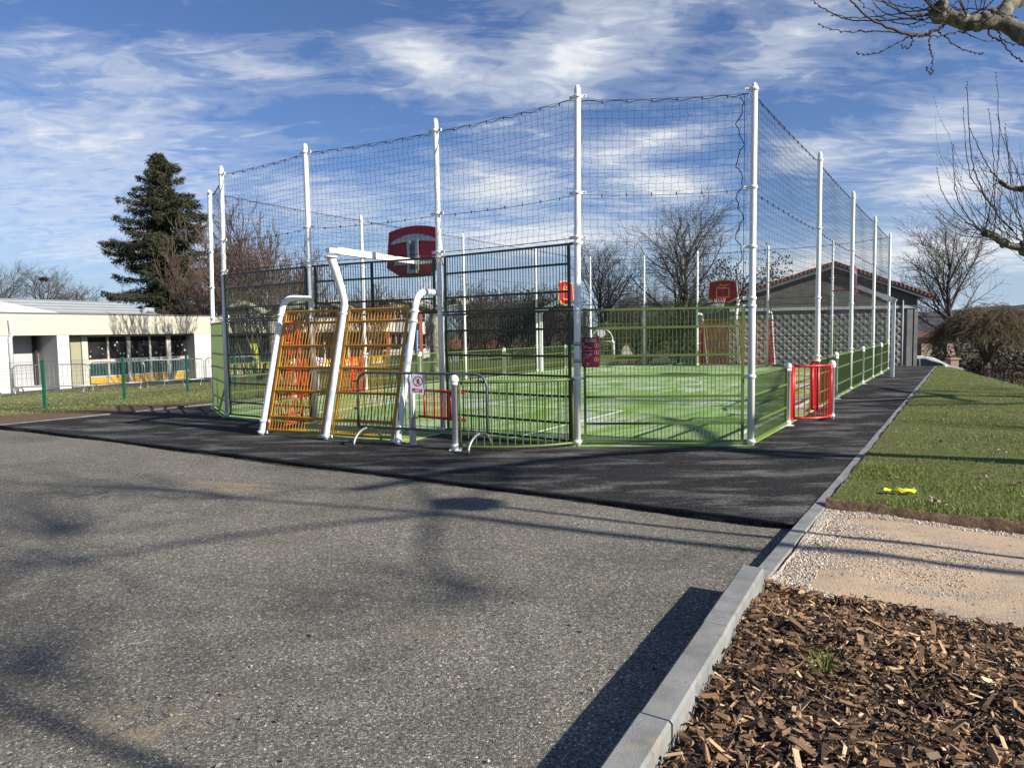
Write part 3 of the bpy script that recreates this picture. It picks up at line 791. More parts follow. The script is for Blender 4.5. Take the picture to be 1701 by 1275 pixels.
# far end
f = thing('court_fence', (*POST['R2'], 0), 'green barred fence and net of the far court end behind the distant orange goal', 'sports fence')
for k, nb in (('R1', 'R2'), ('R2', 'R3'), ('R3', 'R4'), ('R4', 'R3')): tall_post(f, k, [d2(k, nb)], HI)
for a, b_, rl in (('L4', 'R1', MIDR), ('R1', 'R2', MIDR), ('R1', 'R2', TOPR), ('R2', 'R3', TOPR), ('R3', 'R4', MIDR), ('R3', 'R4', TOPR), ('R4', 'I', MIDR)):
    panel(f, POST[a], POST[b_], rl)
for a, b_, z in (('L4', 'R1', 1.99), ('R1', 'R2', 2.93), ('R2', 'R3', 2.93), ('R3', 'R4', 2.93), ('R4', 'I', 1.99)): net(f, a, b_, z, 4.80)

# ------------------------------------------------------------------ goals with leaning orange backs
def smooth_path(pts, n=6):
    """rounded polyline (corner cutting)"""
    p = [np.array(q, float) for q in pts]
    for _ in range(3):
        o = [p[0]]
        for a, b_ in zip(p[:-1], p[1:]): o += [a*.75+b_*.25, a*.25+b_*.75]
        o.append(p[-1]); p = o
    return p
def goal(kB, kC, label):
    Bp, Cp, ex, ey = goal_frame(kB, kC); Wd = np.linalg.norm(Cp-Bp)
    root = thing('football_goal', (*((Bp+Cp)/2), 0), label, 'goal', 'goals of the ball court')
    def P(a, w, z): q = Bp + ex*a + ey*w; return (q[0], q[1], z)
    for a in (0.0, Wd):
        mb = MB()
        pts = [P(a, 1.29, 0.0)] + smooth_path([P(a, 1.27, .08), P(a, .76, 1.93), P(a, .70, 2.15), P(a, .56, 2.265), P(a, .36, 2.275), P(a, .04, 2.275)])
        mb.tube(pts, .052, 14)
        leg = obj('leg', mb, WHITE, root)
        for (w, z) in ((1.285, .05), (1.235, .23), (.75, 1.97), (.79, 1.82)):
            cb = MB(); q = P(a, w, z); clamp(cb, q[0], q[1], z, [tuple(ex if a == 0 else -ex)], .066); obj('clamp', cb, [WHITE, DARK], leg)
    mb = MB(); a = Wd/2
    pts = [P(a, 1.29, 0)] + smooth_path([P(a, 1.27, .08), P(a, .74, 2.02), P(a, .74, 2.18), P(a, .86, 2.5), P(a, 1.03, 2.84)])
    mb.tube(pts, np.interp([q[2] for q in pts], [0, 2.1, 2.85], [.052, .056, .072]), 14)
    q = P(a, 1.03, 2.85); mb.lathe([(0, 2.835), (.10, 2.835), (.10, 2.86), (0, 2.86)], 14, (q[0], q[1], 0))
    leg = obj('mid_leg', mb, WHITE, root)
    for (w, z) in ((1.285, .05), (.755, 1.97)):
        cb = MB(); q = P(a, w, z); clamp(cb, q[0], q[1], z, [tuple(ex), tuple(-ex)], .068); obj('clamp', cb, [WHITE, DARK], leg)
    # two orange leaning panels
    def wz(z): return 1.272 - .27*z*.985
    Z_ = [.085, .30, .72, 1.10, 1.45, 1.83, 2.02]
    for a0, a1 in ((.12, Wd/2-.11), (Wd/2+.11, Wd-.12)):
        fr = MB(); br = MB()
        for z in Z_: fr.bar(P(a0+.02, wz(z), z), P(a1-.02, wz(z), z), .034, .036, up=(ey[0]*.27, ey[1]*.27, 1))
        for a in (a0, a1): fr.bar(P(a, wz(Z_[0]-.018), Z_[0]-.018), P(a, wz(Z_[-1]+.018), Z_[-1]+.018), .040, .038, up=(ey[0], ey[1], .27))
        f = obj('orange_panel', fr, ORANGE, root)
        nb = int((a1-a0)/.062)
        for k in range(1, nb):
            a = a0+(a1-a0)*k/nb
            br.bar(P(a, wz(Z_[0]), Z_[0]), P(a, wz(Z_[-1]), Z_[-1]), .0115, .0115, up=(ey[0], ey[1], .27))
        obj('bars', br, ORANGE, f)
    # red side panels, wide at the ground
    for a in (0.0, Wd) if kB != 'B' else (0.0,):
        fr = MB(); br = MB(); zs = [.10, .27, .62, 1.0, 1.50, 1.86]
        for z in zs: fr.tube([P(a, .34, z), P(a, wz(z)-.07, z)], .017, 8)
        fr.tube([P(a, .06, .10), P(a, .34, .10)], .017, 8)
        fr.tube([P(a, .34, .10), P(a, .34, 1.86)], .019, 8); fr.tube([P(a, wz(.1)-.07, .10), P(a, wz(1.86)-.07, 1.86)], .019, 8)
        f = obj('red_side_panel', fr, RED, root)
        for k in range(1, 15):
            u_ = .34 + .055*k; z1 = min(1.86, (1.272-.07-u_)/.266)
            if z1 > .15: br.tube([P(a, u_, .10), P(a, u_, z1)], .006, 4, caps=False, smooth=False)
        obj('bars', br, RED, f)
    return Bp, Cp, ex, ey, Wd
g1 = goal('B', 'C', 'white tubed goal with two leaning orange barred backs, nearest the camera')
g2 = goal('R3', 'R2', 'distant goal with orange barred back at the far end of the green court')

# ------------------------------------------------------------------ basketball boards
def board_outline(n=14):
    w, wt, h0, h1 = .63, .56, -.46, .40
    top = [(wt - 2*wt*i/n, h1 + .085*(1-((2*i/n)-1)**2)) for i in range(n+1)]
    low = [(-w, -.26), (-.34, h0+.03), (-.2, h0), (.2, h0), (.34, h0+.03), (w, -.26)]
    return top + low
def scale_poly(p, k, c=(0, 0)): return [((x-c[0])*k+c[0], (y-c[1])*k+c[1]) for x, y in p]
def hoop(label, root_loc, arm_pts, arm_w, centre, fdir, post=None, back=True):
    """backboard facing fdir (2D unit vector into the court)"""
    root = thing('basketball_hoop', root_loc, label, 'basketball hoop', 'basketball hoops on the court')
    fd = np.array([fdir[0], fdir[1], 0.0]); ex = np.array([-fdir[1], fdir[0], 0.0]); up = np.array([0, 0, 1.0])   # ex x up = fd... checked below
    if np.cross(ex, up) @ fd < 0: ex = -ex
    c = np.array(centre, float)
    if post is not None:
        mb = MB(); mb.bar(post[0], post[1], .15, .10, up=(fdir[0], fdir[1], 0)); obj('post', mb, WHITE, root)
    mb = MB()
    for (a, b_), (w0, h0) in zip(zip(arm_pts[:-1], arm_pts[1:]), arm_w):
        mb.bar(a, b_, w0, h0)
    obj('arm', mb, WHITE, root)
    mb = MB(); out = board_outline()
    mb.prism(out, .03, c - fd*.015, ex, up, 0, 1)
    bd = obj('backboard', mb, [MAROON, WHITE], root)
    # border, inner square and the swoosh above it
    mb = MB(); inn = scale_poly(out, .93, (0, 0)); o3 = c + fd*.0185
    def loop(po, pi):
        n = len(po)
        for i in range(n):
            q = [po[i], po[(i+1) % n], pi[(i+1) % n], pi[i]]
            mb.add([o3 + ex*x + up*y for x, y in q], [[0, 1, 2, 3]])
    loop(out, inn)
    sq = [(.27, -.25), (.27, .16), (-.27, .16), (-.27, -.25)]; sqi = [(.235, -.215), (.235, .125), (-.235, .125), (-.235, -.215)]
    loop(sq, sqi)
    for i in range(14):
        x0, x1 = .24-.48*i/14, .24-.48*(i+1)/14; y0, y1 = .235+.03*math.sin(i*.9), .235+.03*math.sin((i+1)*.9)
        mb.add([o3 + ex*x + up*y for x, y in ((x0, y0-.012), (x0, y0+.016), (x1, y1+.016), (x1, y1-.012))], [[3, 2, 1, 0]])
        if i % 3 != 2 and 1 < i < 12: mb.add([o3 + ex*x + up*y for x, y in ((x0, y0+.035), (x0, y0+.075), (x0-.018, y0+.075), (x0-.018, y0+.035))], [[3, 2, 1, 0]])
    obj('board_lines', mb, BORDER, bd)
    # steel bracket on the back
    mb = MB(); bk = c - fd*.016
    arc = [(.50-1.0*i/10, .20+.13*(1-((i/5)-1)**2)) for i in range(11)]
    low = [(-.48, .165), (-.2, .20), (.2, .20), (.48, .165)]
    mb.prism((arc + low)[::-1], .028, bk, ex, -(-up), 0) if False else mb.prism([(-x, y) for x, y in (arc+low)][::-1], .026, bk, -ex, up, 0)
    for sx in (-.09, .09): mb.box(bk - fd*.030 + ex*sx - up*.06, (.06, .05, .56), Matrix.Rotation(math.atan2(ex[1], ex[0]), 3, 'Z'), 0)
    mb.box(bk - fd*.020 - up*.06, (.12, .012, .54), Matrix.Rotation(math.atan2(ex[1], ex[0]), 3, 'Z'), 1)
    mb.box(bk - fd*.014 - up*.20, (.86, .024, .055), Matrix.Rotation(math.atan2(ex[1], ex[0]), 3, 'Z'), 0)
    mb.box(bk - fd*.05 - up*.36, (.20, .10, .06), Matrix.Rotation(math.atan2(ex[1], ex[0]), 3, 'Z'), 0)
    obj('bracket', mb, [GALV, GREYP], bd)
    # ring and chain net
    mb = MB(); rc = c + fd*.40 - up*.30
    th = np.linspace(0, 2*math.pi, 29); mb.tube([rc + ex*.225*math.cos(t) + fd*.225*math.sin(t) for t in th], .011, 6)
    mb.bar(c + fd*.02 - up*.30, rc - fd*.22, .16, .02)
    for sx in (-.1, .1): mb.bar(c + fd*.02 + ex*sx - up*.40, rc - fd*.20 + ex*sx*.5, .02, .02)
    rg_ = obj('ring', mb, RED, root)
    mb = MB()
    for k in range(12):
        t0 = k*2*math.pi/12
        for s_ in (-1, 1):
            t1 = t0 + s_*.52
            mb.tube([rc + ex*.222*math.cos(t0)+fd*.222*math.sin(t0) - up*.01, rc + ex*.17*math.cos(t0+s_*.26)+fd*.17*math.sin(t0+s_*.26) - up*.19, rc + ex*.125*math.cos(t1)+fd*.125*math.sin(t1) - up*.36], .0045, 3, caps=False)
    obj('hoop_net', mb, SIGNW, rg_)
    return root
for gd, lab in ((g1, 'near basketball hoop from behind, maroon board with grey T bracket'), (g2, 'maroon basketball board with ochre square on its front, above the distant orange goal')):
    Bp, Cp, ex, ey, Wd = gd; mdl = (Bp+Cp)/2
    def Q(w, z): q = mdl + ey*w; return np.array([q[0], q[1], z])
    hoop(lab, (*Q(1.03, 0)[:2], 2.86), [Q(1.10, 2.945), Q(.90, 2.955), Q(-.20, 2.955), Q(-1.22, 2.955)], [(.085, .07), (.10, .105), (.09, .09)], Q(-1.30, 3.13), -ey)
mr = np.array([12.09, 22.81])
def lat(base, uin, label):
    b3 = lambda s_, z: np.array([base[0]+uin[0]*s_, base[1]+uin[1]*s_, z])
    hoop(label, (*base, 0), [b3(-.06, 2.38), b3(.3, 2.56), b3(1.05, 2.90)], [(.15, .17), (.13, .13)], b3(1.16, 3.10), uin, post=[b3(0, -.02), b3(0, 2.45)])
lat(mr, -VX, 'basketball hoop on a cranked white mast beside the black path, board seen edge-on')
lat(np.array([1.19, 29.07]), VX, 'sunlit bright red basketball board on the far long side, seen past the rules sign post')

# ------------------------------------------------------------------ entrances
P1, P2 = (-1.481, 10.56), (-0.80, 9.95)
f = thing('entrance_screen', (*P2, 0), 'curved low green barred screen between a short white post and the rules sign post', 'barrier')
short_post(f, *P2, [(1, -.1)], 1.05)
panel(f, P2, POST['D'], [.05, .95], 'curved_panel', curve=.22, spacing=.105, rb=.0095, gap=.07)
fp = thing('bollard', (*P1, 0), 'short white round-topped post beside the right foot of the orange goal', 'bollard')
mb = MB(); mb.lathe([(0, -.02), (.05, -.02), (.05, .9), (.060, .92), (.060, .96), (.046, 1.02), (.02, 1.05), (0, 1.055)], 16, (*P1, 0)); obj('shaft', mb, WHITE, fp)
cb = MB(); clamp(cb, *P1, .93, [(1, -.4)], .056); obj('clamp', cb, [WHITE, DARK], fp)
# small red gate hung from the post, chained
f = thing('red_gate', (*P2, 0.4), 'small red barred swing gate chained between two short white posts', 'gate')
a, b_ = np.array(P2)+np.array([.13, .12]), np.array([-1.40, 10.67])
t = (b_-a)/np.linalg.norm(b_-a)
mb = MB()
for z in (.40, .79): mb.tube([(*a, z), (*b_, z)], .021, 10)
gl = np.linalg.norm(b_-a)
for s_ in (.17, .28, gl-.13): q = a+t*s_; mb.tube([(*q, .40), (*q, .79)], .016, 8)
fr = obj('gate_frame', mb, RED, f)
mb = MB()
for k in range(8): q = a+t*(.32+(gl-.5)*k/8); mb.tube([(*q, .40), (*q, .79)], .0065, 5, caps=False)
obj('bars', mb, RED, fr)
mb = MB(); c0 = np.array([b_[0], b_[1], .405]); c1 = np.array([P1[0]+.055, P1[1]-.02, .40])
for k in range(7):
    q = c0+(c1-c0)*(k+.5)/7; q[2] -= .018*math.sin(math.pi*(k+.5)/7)
    th = np.linspace(0, 2*math.pi, 11); d_ = (c1-c0)/np.linalg.norm(c1-c0); s2 = np.array([0, 0, 1.]) if k % 2 else np.cross(d_, [0, 0, 1.])
    mb.tube([q + d_*.016*math.cos(x) + s2*.010*math.sin(x) for x in th], .0036, 5, caps=False)
th = np.linspace(0, 2*math.pi, 25)
mb.tube([(P1[0]+.058*math.cos(x), P1[1]+.058*math.sin(x), .40+.004*math.sin(9*x)) for x in th], .007, 5, caps=False)
obj('chain', mb, GALV, f)
# red chicanes on the long sides
def chicane(M, F, out, label, sgn):
    M, F, out = np.array(M), np.array(F), np.array(out); t = (F-M)/np.linalg.norm(F-M); L = np.linalg.norm(F-M)
    root = thing('red_chicane', (*M, 0), label, 'entrance gate', 'red chicanes of the court')
    Op = F - t*1.40 + out*.49
    mb = MB(); h = 1.04
    mb.lathe([(0, -.02), (.046, -.02), (.046, h-.10), (.062, h-.10), (.066, h-.085), (.058, h-.045), (.046, h-.02), (.026, h-.004), (0, h)], 16, (*Op, 0))
    po = obj('short_post', mb, WHITE, root)
    for z in (.06, .93): cb = MB(); clamp(cb, *Op, z, [tuple(-t)], .056); obj('clamp', cb, [WHITE, DARK], po)
    def pan(pts, nbars, name):
        pts = [np.array(q) for q in pts]; seg = np.cumsum([0]+[np.linalg.norm(b-a) for a, b in zip(pts[:-1], pts[1:])])
        def at(s): return np.array([np.interp(s, seg, [q[0] for q in pts]), np.interp(s, seg, [q[1] for q in pts])])
        fr = MB(); br = MB()
        for z in (.07, .965): fr.tube([(*q, z) for q in pts], .021, 8)
        for s in (0.02, seg[-1]-.02): fr.tube([(*at(s), .07), (*at(s), .965)], .02, 8)
        o = obj(name, fr, RED, root)
        for k in range(1, nbars): q = at(seg[-1]*k/nbars); br.tube([(*q, .07), (*q, .965)], .010, 5, caps=False)
        obj('bars', br, RED, o)
    pan([M+t*.08, M+t*.42], 7, 'straight_panel')
    cc = []
    for k in range(13):
        s = k/12; base = (M+t*.42)*(1-s) + (Op-t*.06)*s
        cc.append(base + out*(.20*math.sin(math.pi*s**.8)))
    pan(cc, 10, 'curved_panel')
    pan([F-t*.08, F-t*.55], 8, 'inner_panel')
    pan([F-t*.55, F-t*.62+out*.10, F-t*.9+out*.18], 4, 'return_panel')
    return Op
chicane(M1, POST['F'], VX, 'red barred entrance chicane in the low barrier beside the black path', 1)
Op = chicane(M2, POST['L1'], -VX, 'red barred entrance chicane on the school side, seen through the orange goal backs', 1)

# ------------------------------------------------------------------ crowd barriers
def make_barrier(label, group, w=2.2):
    root = thing('crowd_barrier', (0, 0, 0), label, 'barrier', group)
    mb = MB(); h = w/2; z0, z1 = .25, 1.06
    pts = [(-h, 0, z0)] + [(-h+.18-.18*math.cos(a), 0, z1-.18+.18*math.sin(a)) for a in np.linspace(0, math.pi/2, 8)] + [(h-.18+.18*math.sin(a), 0, z1-.18+.18*math.cos(a)) for a in np.linspace(0, math.pi/2, 8)] + [(h, 0, z0)]
    mb.tube(pts, .0185, 10); mb.tube([(-h, 0, z0), (h, 0, z0)], .0185, 10)
    for x, z in ((-h-.03, .93), (-h-.03, .52)): mb.bar((x-.05, 0, z), (x+.03, 0, z), .02, .025)
    fr = obj('frame', mb, GREYP, root)
    mb = MB(); n = int(w/.118)
    for k in range(1, n):
        x = -h + w*k/n
        zt_ = z1 if abs(x) < h-.18 else z1-.18+math.sqrt(max(0, .18**2-(abs(x)-h+.18)**2))
        mb.tube([(x, 0, z0), (x, 0, zt_)], .0065, 6, caps=False)
    obj('bars', mb, GREYP, fr)
    for x in (-h+.16, h-.12):
        mb = MB(); mb.tube([(x, .33*math.cos(a), .235*math.sin(a)) for a in np.linspace(0, math.pi, 15)], .0185, 8)
        obj('foot', mb, GALV, root)
    return root
bar0 = make_barrier('dark grey crowd barrier with a no-entry notice, standing before the court entrance', 'crowd barriers')
bar0.location = (-1.335, 10.29, 0); bar0.rotation_euler = (0, 0, math.atan2(-.442, .897))
GB = [(-18.45, 26.55, -15.85, 27.0, 'galvanised crowd barrier in front of the grey recess beside the downpipe'), (-15.9, 27.1, -14.1, 27.6, 'galvanised crowd barrier in front of the beige school door and first two windows'),
      (-14.15, 27.55, -12.95, 28.4, 'galvanised crowd barrier in front of the middle orange window panels'), (-13.7, 28.2, -12.2, 28.5, 'galvanised crowd barrier overlapping its neighbour by the last school window'),
      (-12.15, 28.55, -10.5, 29.6, 'galvanised crowd barrier by the white end pillar, touching the court corner post in view')]
barS = None
for x0, y0, x1, y1, lab in GB:
    if barS is None:
        barS = make_barrier(lab, 'crowd barriers', 2.1)
        for ch in barS.children:
            if ch.name.startswith('frame'): ch.data.materials[0] = GALV; ch.children[0].data.materials[0] = GALV
        o = barS
    else: o = copy_tree(barS)
    mx, my = (x0+x1)/2, (y0+y1)/2
    o['label'] = lab; o.location = (mx, my, float(left_drop(mx, my))+.03); o.rotation_euler = (0, 0, math.atan2(y1-y0, x1-x0)); L = math.hypot(x1-x0, y1-y0)
    o.scale = (L/2.1, 1, 1)

# ------------------------------------------------------------------ signs
def frame_at(c, face, right=None, tilt=0.0):
    """sign axes: ex to the reader's right, up, towards the reader (face)"""
    f_ = np.array([face[0], face[1], 0.0]); f_ /= np.linalg.norm(f_); up = np.array([0, 0, 1.0]); ex = np.cross(up, f_)
    if tilt: ex, up = ex*math.cos(tilt)+up*math.sin(tilt), up*math.cos(tilt)-ex*math.sin(tilt)
    return np.array(c, float), ex, up, f_
def ring_strip(mb, c, ex, up, off, r0, r1, n=32, mat=0):
    th = np.linspace(0, 2*math.pi, n+1)
    for i in range(n):
        q = [(r0*math.cos(th[i]), r0*math.sin(th[i])), (r1*math.cos(th[i]), r1*math.sin(th[i])), (r1*math.cos(th[i+1]), r1*math.sin(th[i+1])), (r0*math.cos(th[i+1]), r0*math.sin(th[i+1]))]
        mb.add([c + off + ex*x + up*y for x, y in q], [[0, 1, 2, 3]], mat)
def stroke(mb, c, ex, up, off, x0, y0, x1, y1, w, mat=0):
    d_ = np.array([x1-x0, y1-y0]); d_ /= np.linalg.norm(d_); n = np.array([-d_[1], d_[0]])*w/2
    q = [(x0-n[0], y0-n[1]), (x1-n[0], y1-n[1]), (x1+n[0], y1+n[1]), (x0+n[0], y0+n[1])]
    mb.add([c + off + ex*x + up*y for x, y in q], [[0, 1, 2, 3]], mat)
def text_row(mb, c, ex, up, off, x0, y, L, h, seed, mat=0):
    rk = random.Random(seed); x = x0
    while x < x0+L:
        w = min(rk.uniform(h*.5, h*1.1), x0+L-x)
        if rk.random() > .12: stroke(mb, c, ex, up, off, x, y, x+w*.85, y, h*rk.uniform(.75, 1.0), mat)
        x += w
def no_entry(c, face, label, tilt):
    c, ex, up, f_ = frame_at(c, face, tilt=tilt); w, h = .20, .28
    root = thing('notice', tuple(c), label, 'sign', 'no entry notices')
    mb = MB(); mb.prism([(-w/2, -h/2), (w/2, -h/2), (w/2, h/2), (-w/2, h/2)], .004, c, ex, up); bd = obj('board', mb, SIGNW, root)
    o1, o2, o3 = f_*.0055, f_*.0075, f_*.0095; p = c + up*.045
    mb = MB()
    stroke(mb, p, ex, up, o1, 0, .042, .001, .026, .016); stroke(mb, p, ex, up, o1, -.002, .026, .002, -.012, .024)
    stroke(mb, p, ex, up, o1, 0, -.008, -.024, -.052, .010); stroke(mb, p, ex, up, o1, .001, -.008, .022, -.050, .010)
    stroke(mb, p, ex, up, o1, -.002, .018, -.026, -.004, .007); stroke(mb, p, ex, up, o1, .002, .018, .024, 0, .007)
    obj('pedestrian', mb, SIGNK, bd)
    mb = MB(); ring_strip(mb, p, ex, up, o2, .062, .073); stroke(mb, p, ex, up, o3, -.046, .046, .046, -.046, .011)
    mb.add([c + o1 + ex*x + up*y for x, y in ((-.075, -.115), (.075, -.115), (.075, -.062), (-.075, -.062))], [[0, 1, 2, 3]]); obj('red_mark', mb, SIGNR, bd)
    mb = MB(); text_row(mb, c, ex, up, o3, -.044, -.078, .088, .013, 4); text_row(mb, c, ex, up, o3, -.055, -.100, .110, .013, 9); obj('lettering', mb, SIGNW, bd)
no_entry((-1.345, 10.262, .905), (-.2, -1), 'white no-pedestrians notice with a red band, hung on the dark grey crowd barrier', R(-7))
no_entry((Op[0]+.10, Op[1]-.12, .86), (.2, -1), 'white no-pedestrians notice seen through the left orange goal back', R(3))
c, ex, up, f_ = frame_at((1.11, 10.085, 1.325), (-.12, -1)); w, h = .245, .42
root = thing('rules_sign', tuple(c), 'maroon rules board with pale text and three round icons, on a white post', 'sign')
def rrect(w, h, r=.025):
    return [(sx*(w/2-r)+r*math.cos(a), sy*(h/2-r)+r*math.sin(a)) for sx, sy, a0 in ((1, -1, -90), (1, 1, 0), (-1, 1, 90), (-1, -1, 180)) for a in np.radians([a0, a0+30, a0+60, a0+90])]
mb = MB(); mb.prism(rrect(w, h), .012, c - f_*.012, ex, up, 0, 1); bd = obj('board', mb, [plain('dark_maroon_board', (.12, .004, .012), .5), plain('ply_edge', (.55, .42, .28), .6)], root)
mb = MB(); o1 = f_*.003; o2 = f_*.004
for y, x0, L, hh, sd_ in ((.182, -.075, .15, .017, 1), (.155, -.075, .16, .017, 2), (.088, -.10, .07, .012, 3), (.066, -.10, .11, .012, 5), (.022, -.10, .125, .012, 6), (-.02, -.10, .12, .011, 7), (-.040, -.10, .12, .011, 8), (-.060, -.10, .085, .011, 9), (-.080, -.10, .06, .011, 10), (-.152, -.06, .055, .009, 12), (-.174, -.06, .04, .009, 13)):
    text_row(mb, c, ex, up, o1, x0, y, L, hh, sd_)
for y in (.095, 0.0, -.098):
    ring_strip(mb, c + ex*.080 + up*y, ex, up, o2, .026, .031, 20); stroke(mb, c + ex*.08 + up*y, ex, up, o1, .004, .018, -.008, -.016, .007); stroke(mb, c + ex*.08 + up*y, ex, up, o2, -.002, .004, .012, -.012, .006)
obj('lettering', mb, plain('sign_text', (.50, .32, .33), .6), bd)
for z in (.12, -.115):
    mb = MB(); q = np.array([*POST['D'], 1.325+z]); clamp(mb, q[0]+.012, q[1], q[2], [(1, -.3)], .060); mb.bar(q+np.array([.07, -.03, 0]), c + up*z - ex*.09 - f_*.013, .03, .03)
    obj('clamp', mb, [GALV, DARK], root)
# small lamp column outside the picture, whose shadow crosses the car park
f = thing('street_lamp', (5.95, 3.75, -.05), 'slim grey street lamp whose long shadow crosses the asphalt', 'street lamp')
mb = MB(); mb.tube([(5.95, 3.75, -.05), (5.95, 3.75, 1.0), (5.95, 3.75, 3.9)], [.05, .04, .03], 10); obj('pole', mb, GREYP, f)
mb = MB(); mb.lathe([(0, 3.85), (.10, 3.86), (.27, 3.95), (.28, 4.0), (.20, 4.12), (.05, 4.18), (0, 4.18)], 16, (5.95, 3.75, 0)); obj('lantern', mb, GREYP, f)

# ------------------------------------------------------------------ buildings
def render_mat(name, col, rough=0.85, var=0.06, sc=1.2, bump=0.15):
    return plain(name, col, rough, var=var, scale=sc, bump=bump, spec=0.3)
CREAM = render_mat('cream_render', (0.51, 0.475, 0.365)); WHITER = render_mat('white_render', (0.54, 0.53, 0.505))
GREYR = render_mat('grey_render', (0.42, 0.41, 0.42)); BEIGE = render_mat('beige_door', (0.30, 0.28, 0.19)); FRAMEM = render_mat('window_frame', (0.46, 0.44, 0.36), 0.5)
YEL = render_mat('yellow_panel', (0.58, 0.31, 0.02), 0.5); LIME = render_mat('lime_door', (0.42, 0.47, 0.05), 0.5)
ZINC = plain('zinc_roof', (0.30, 0.325, 0.325), 0.6, metal=0.1, var=0.08, scale=1.0)
def glass_mat(name, col):
    m, nt, b = new_mat(name); c = nt.coord()
    nt.put(b.inputs['Base Color'], nt.ramp(nt.noise(c, 1.4, 3), [(0.35, tuple(x*.5 for x in col)), (0.7, col)])); b.inputs['Roughness'].default_value = 0.08
    b.inputs['Specular IOR Level'].default_value = 0.35
    return m
GLASS = glass_mat('dark_glass', (0.030, 0.028, 0.030)); TEAL = glass_mat('teal_glass', (0.03, 0.07, 0.065))
TERRA = render_mat('terracotta_paint', (0.42, 0.135, 0.065)); PAPER = plain('paper_white', (.45, .47, .50), .8)
def make_tiles():
    m, nt, b = new_mat('red_roof_tiles'); c = nt.coord()
    w = nt.new('ShaderNodeTexWave', wave_type='BANDS', bands_direction='X'); nt.put(w.inputs['Vector'], c); w.inputs['Scale'].default_value = 1.6; w.inputs['Distortion'].default_value = 0.4
    col = nt.ramp(nt.noise(c, 3, 5, 0.7), [(0.3, (0.085, 0.032, 0.022)), (0.55, (0.17, 0.060, 0.036)), (0.75, (0.24, 0.105, 0.065))])
    nt.put(b.inputs['Base Color'], nt.mix(0.5, col, nt.ramp(w.outputs['Fac'], [(0, .5), (1, 1.1)]), 'MULTIPLY')); b.inputs['Roughness'].default_value = 0.9
    nt.put(b.inputs['Normal'], nt.bump(w.outputs['Fac'], .6, .05))
    return m
TILES = make_tiles()
def tS(px, d, py=590):
    r = pix_dir(px, py); k = r.x/r.y; o = SO + SN*d
    return float((k*o[1]-o[0])/(SE[0]-k*SE[1]))
def sbox(mb, t0, t1, d0, d1, z0, z1, mat=0):
    P = [S(t0, d0), S(t1, d0), S(t1, d1), S(t0, d1)]
    a = np.array(P); area = sum(a[i][0]*a[(i+1) % 4][1]-a[(i+1) % 4][0]*a[i][1] for i in range(4))
    mb.prism(P if area > 0 else P[::-1], z1-z0, (0, 0, z0), mat=mat)
school = thing('school_building', (*S(5, -2), -.5), 'long low cream and white school block with snowflake windows and yellow panels', 'building')
ZB = -1.2
mb = MB(); sbox(mb, -14, 27, -.22, 0, 1.79, 2.64); obj('fascia', mb, CREAM, school)
mb = MB(); sbox(mb, -14, 27, -9.5, .03, 2.645, 2.70); sbox(mb, -14, 27, -9.5, -.24, 1.80, 2.64); obj('flat_roof', mb, [plain('roof_felt', (.12, .12, .13), .8)], school)
tp0, tp1, tq0, tq1 = tS(97, 0), tS(117, 0), tS(325, 0), tS(351, 0)
for t0_, t1_, nm_ in ((-14, tS(17, 0), 'front_wall'), (tp0, tp1, 'pillar'), (tq0, tq1+.2, 'end_wall')):
    mb = MB(); sbox(mb, t0_, t1_, -1.3, -.03, ZB, 1.79); obj(nm_, mb, WHITER, school)
mb = MB(); sbox(mb, -14, 27, -9.4, -1.31, ZB, 1.79); obj('back_wall', mb, GREYR, school)
mb = MB(); sbox(mb, tS(27, -1.0), tp0-.02, -1.29, -.95, ZB, -.28); obj('plinth', mb, WHITER, school)
mb = MB(); sbox(mb, tp0-.24, tp0-.14, -1.28, -1.1, ZB, 1.78); obj('dark_jamb', mb, DARK, school)
# downpipe
mb = MB(); pa = np.array([*S(tS(21, .08), .07), 2.28]); pb = np.array([*S(tS(22, .08), .07), 1.83]); pc = np.array([*S(tS(17.5, -.02), .02), 1.70])
mb.tube([pa+np.array([0, 0, .12]), pa, pb, pc, (pc[0], pc[1], -.6)], .075, 10); obj('downpipe', mb, plain('pipe_grey', (.55, .57, .58), .45), school)
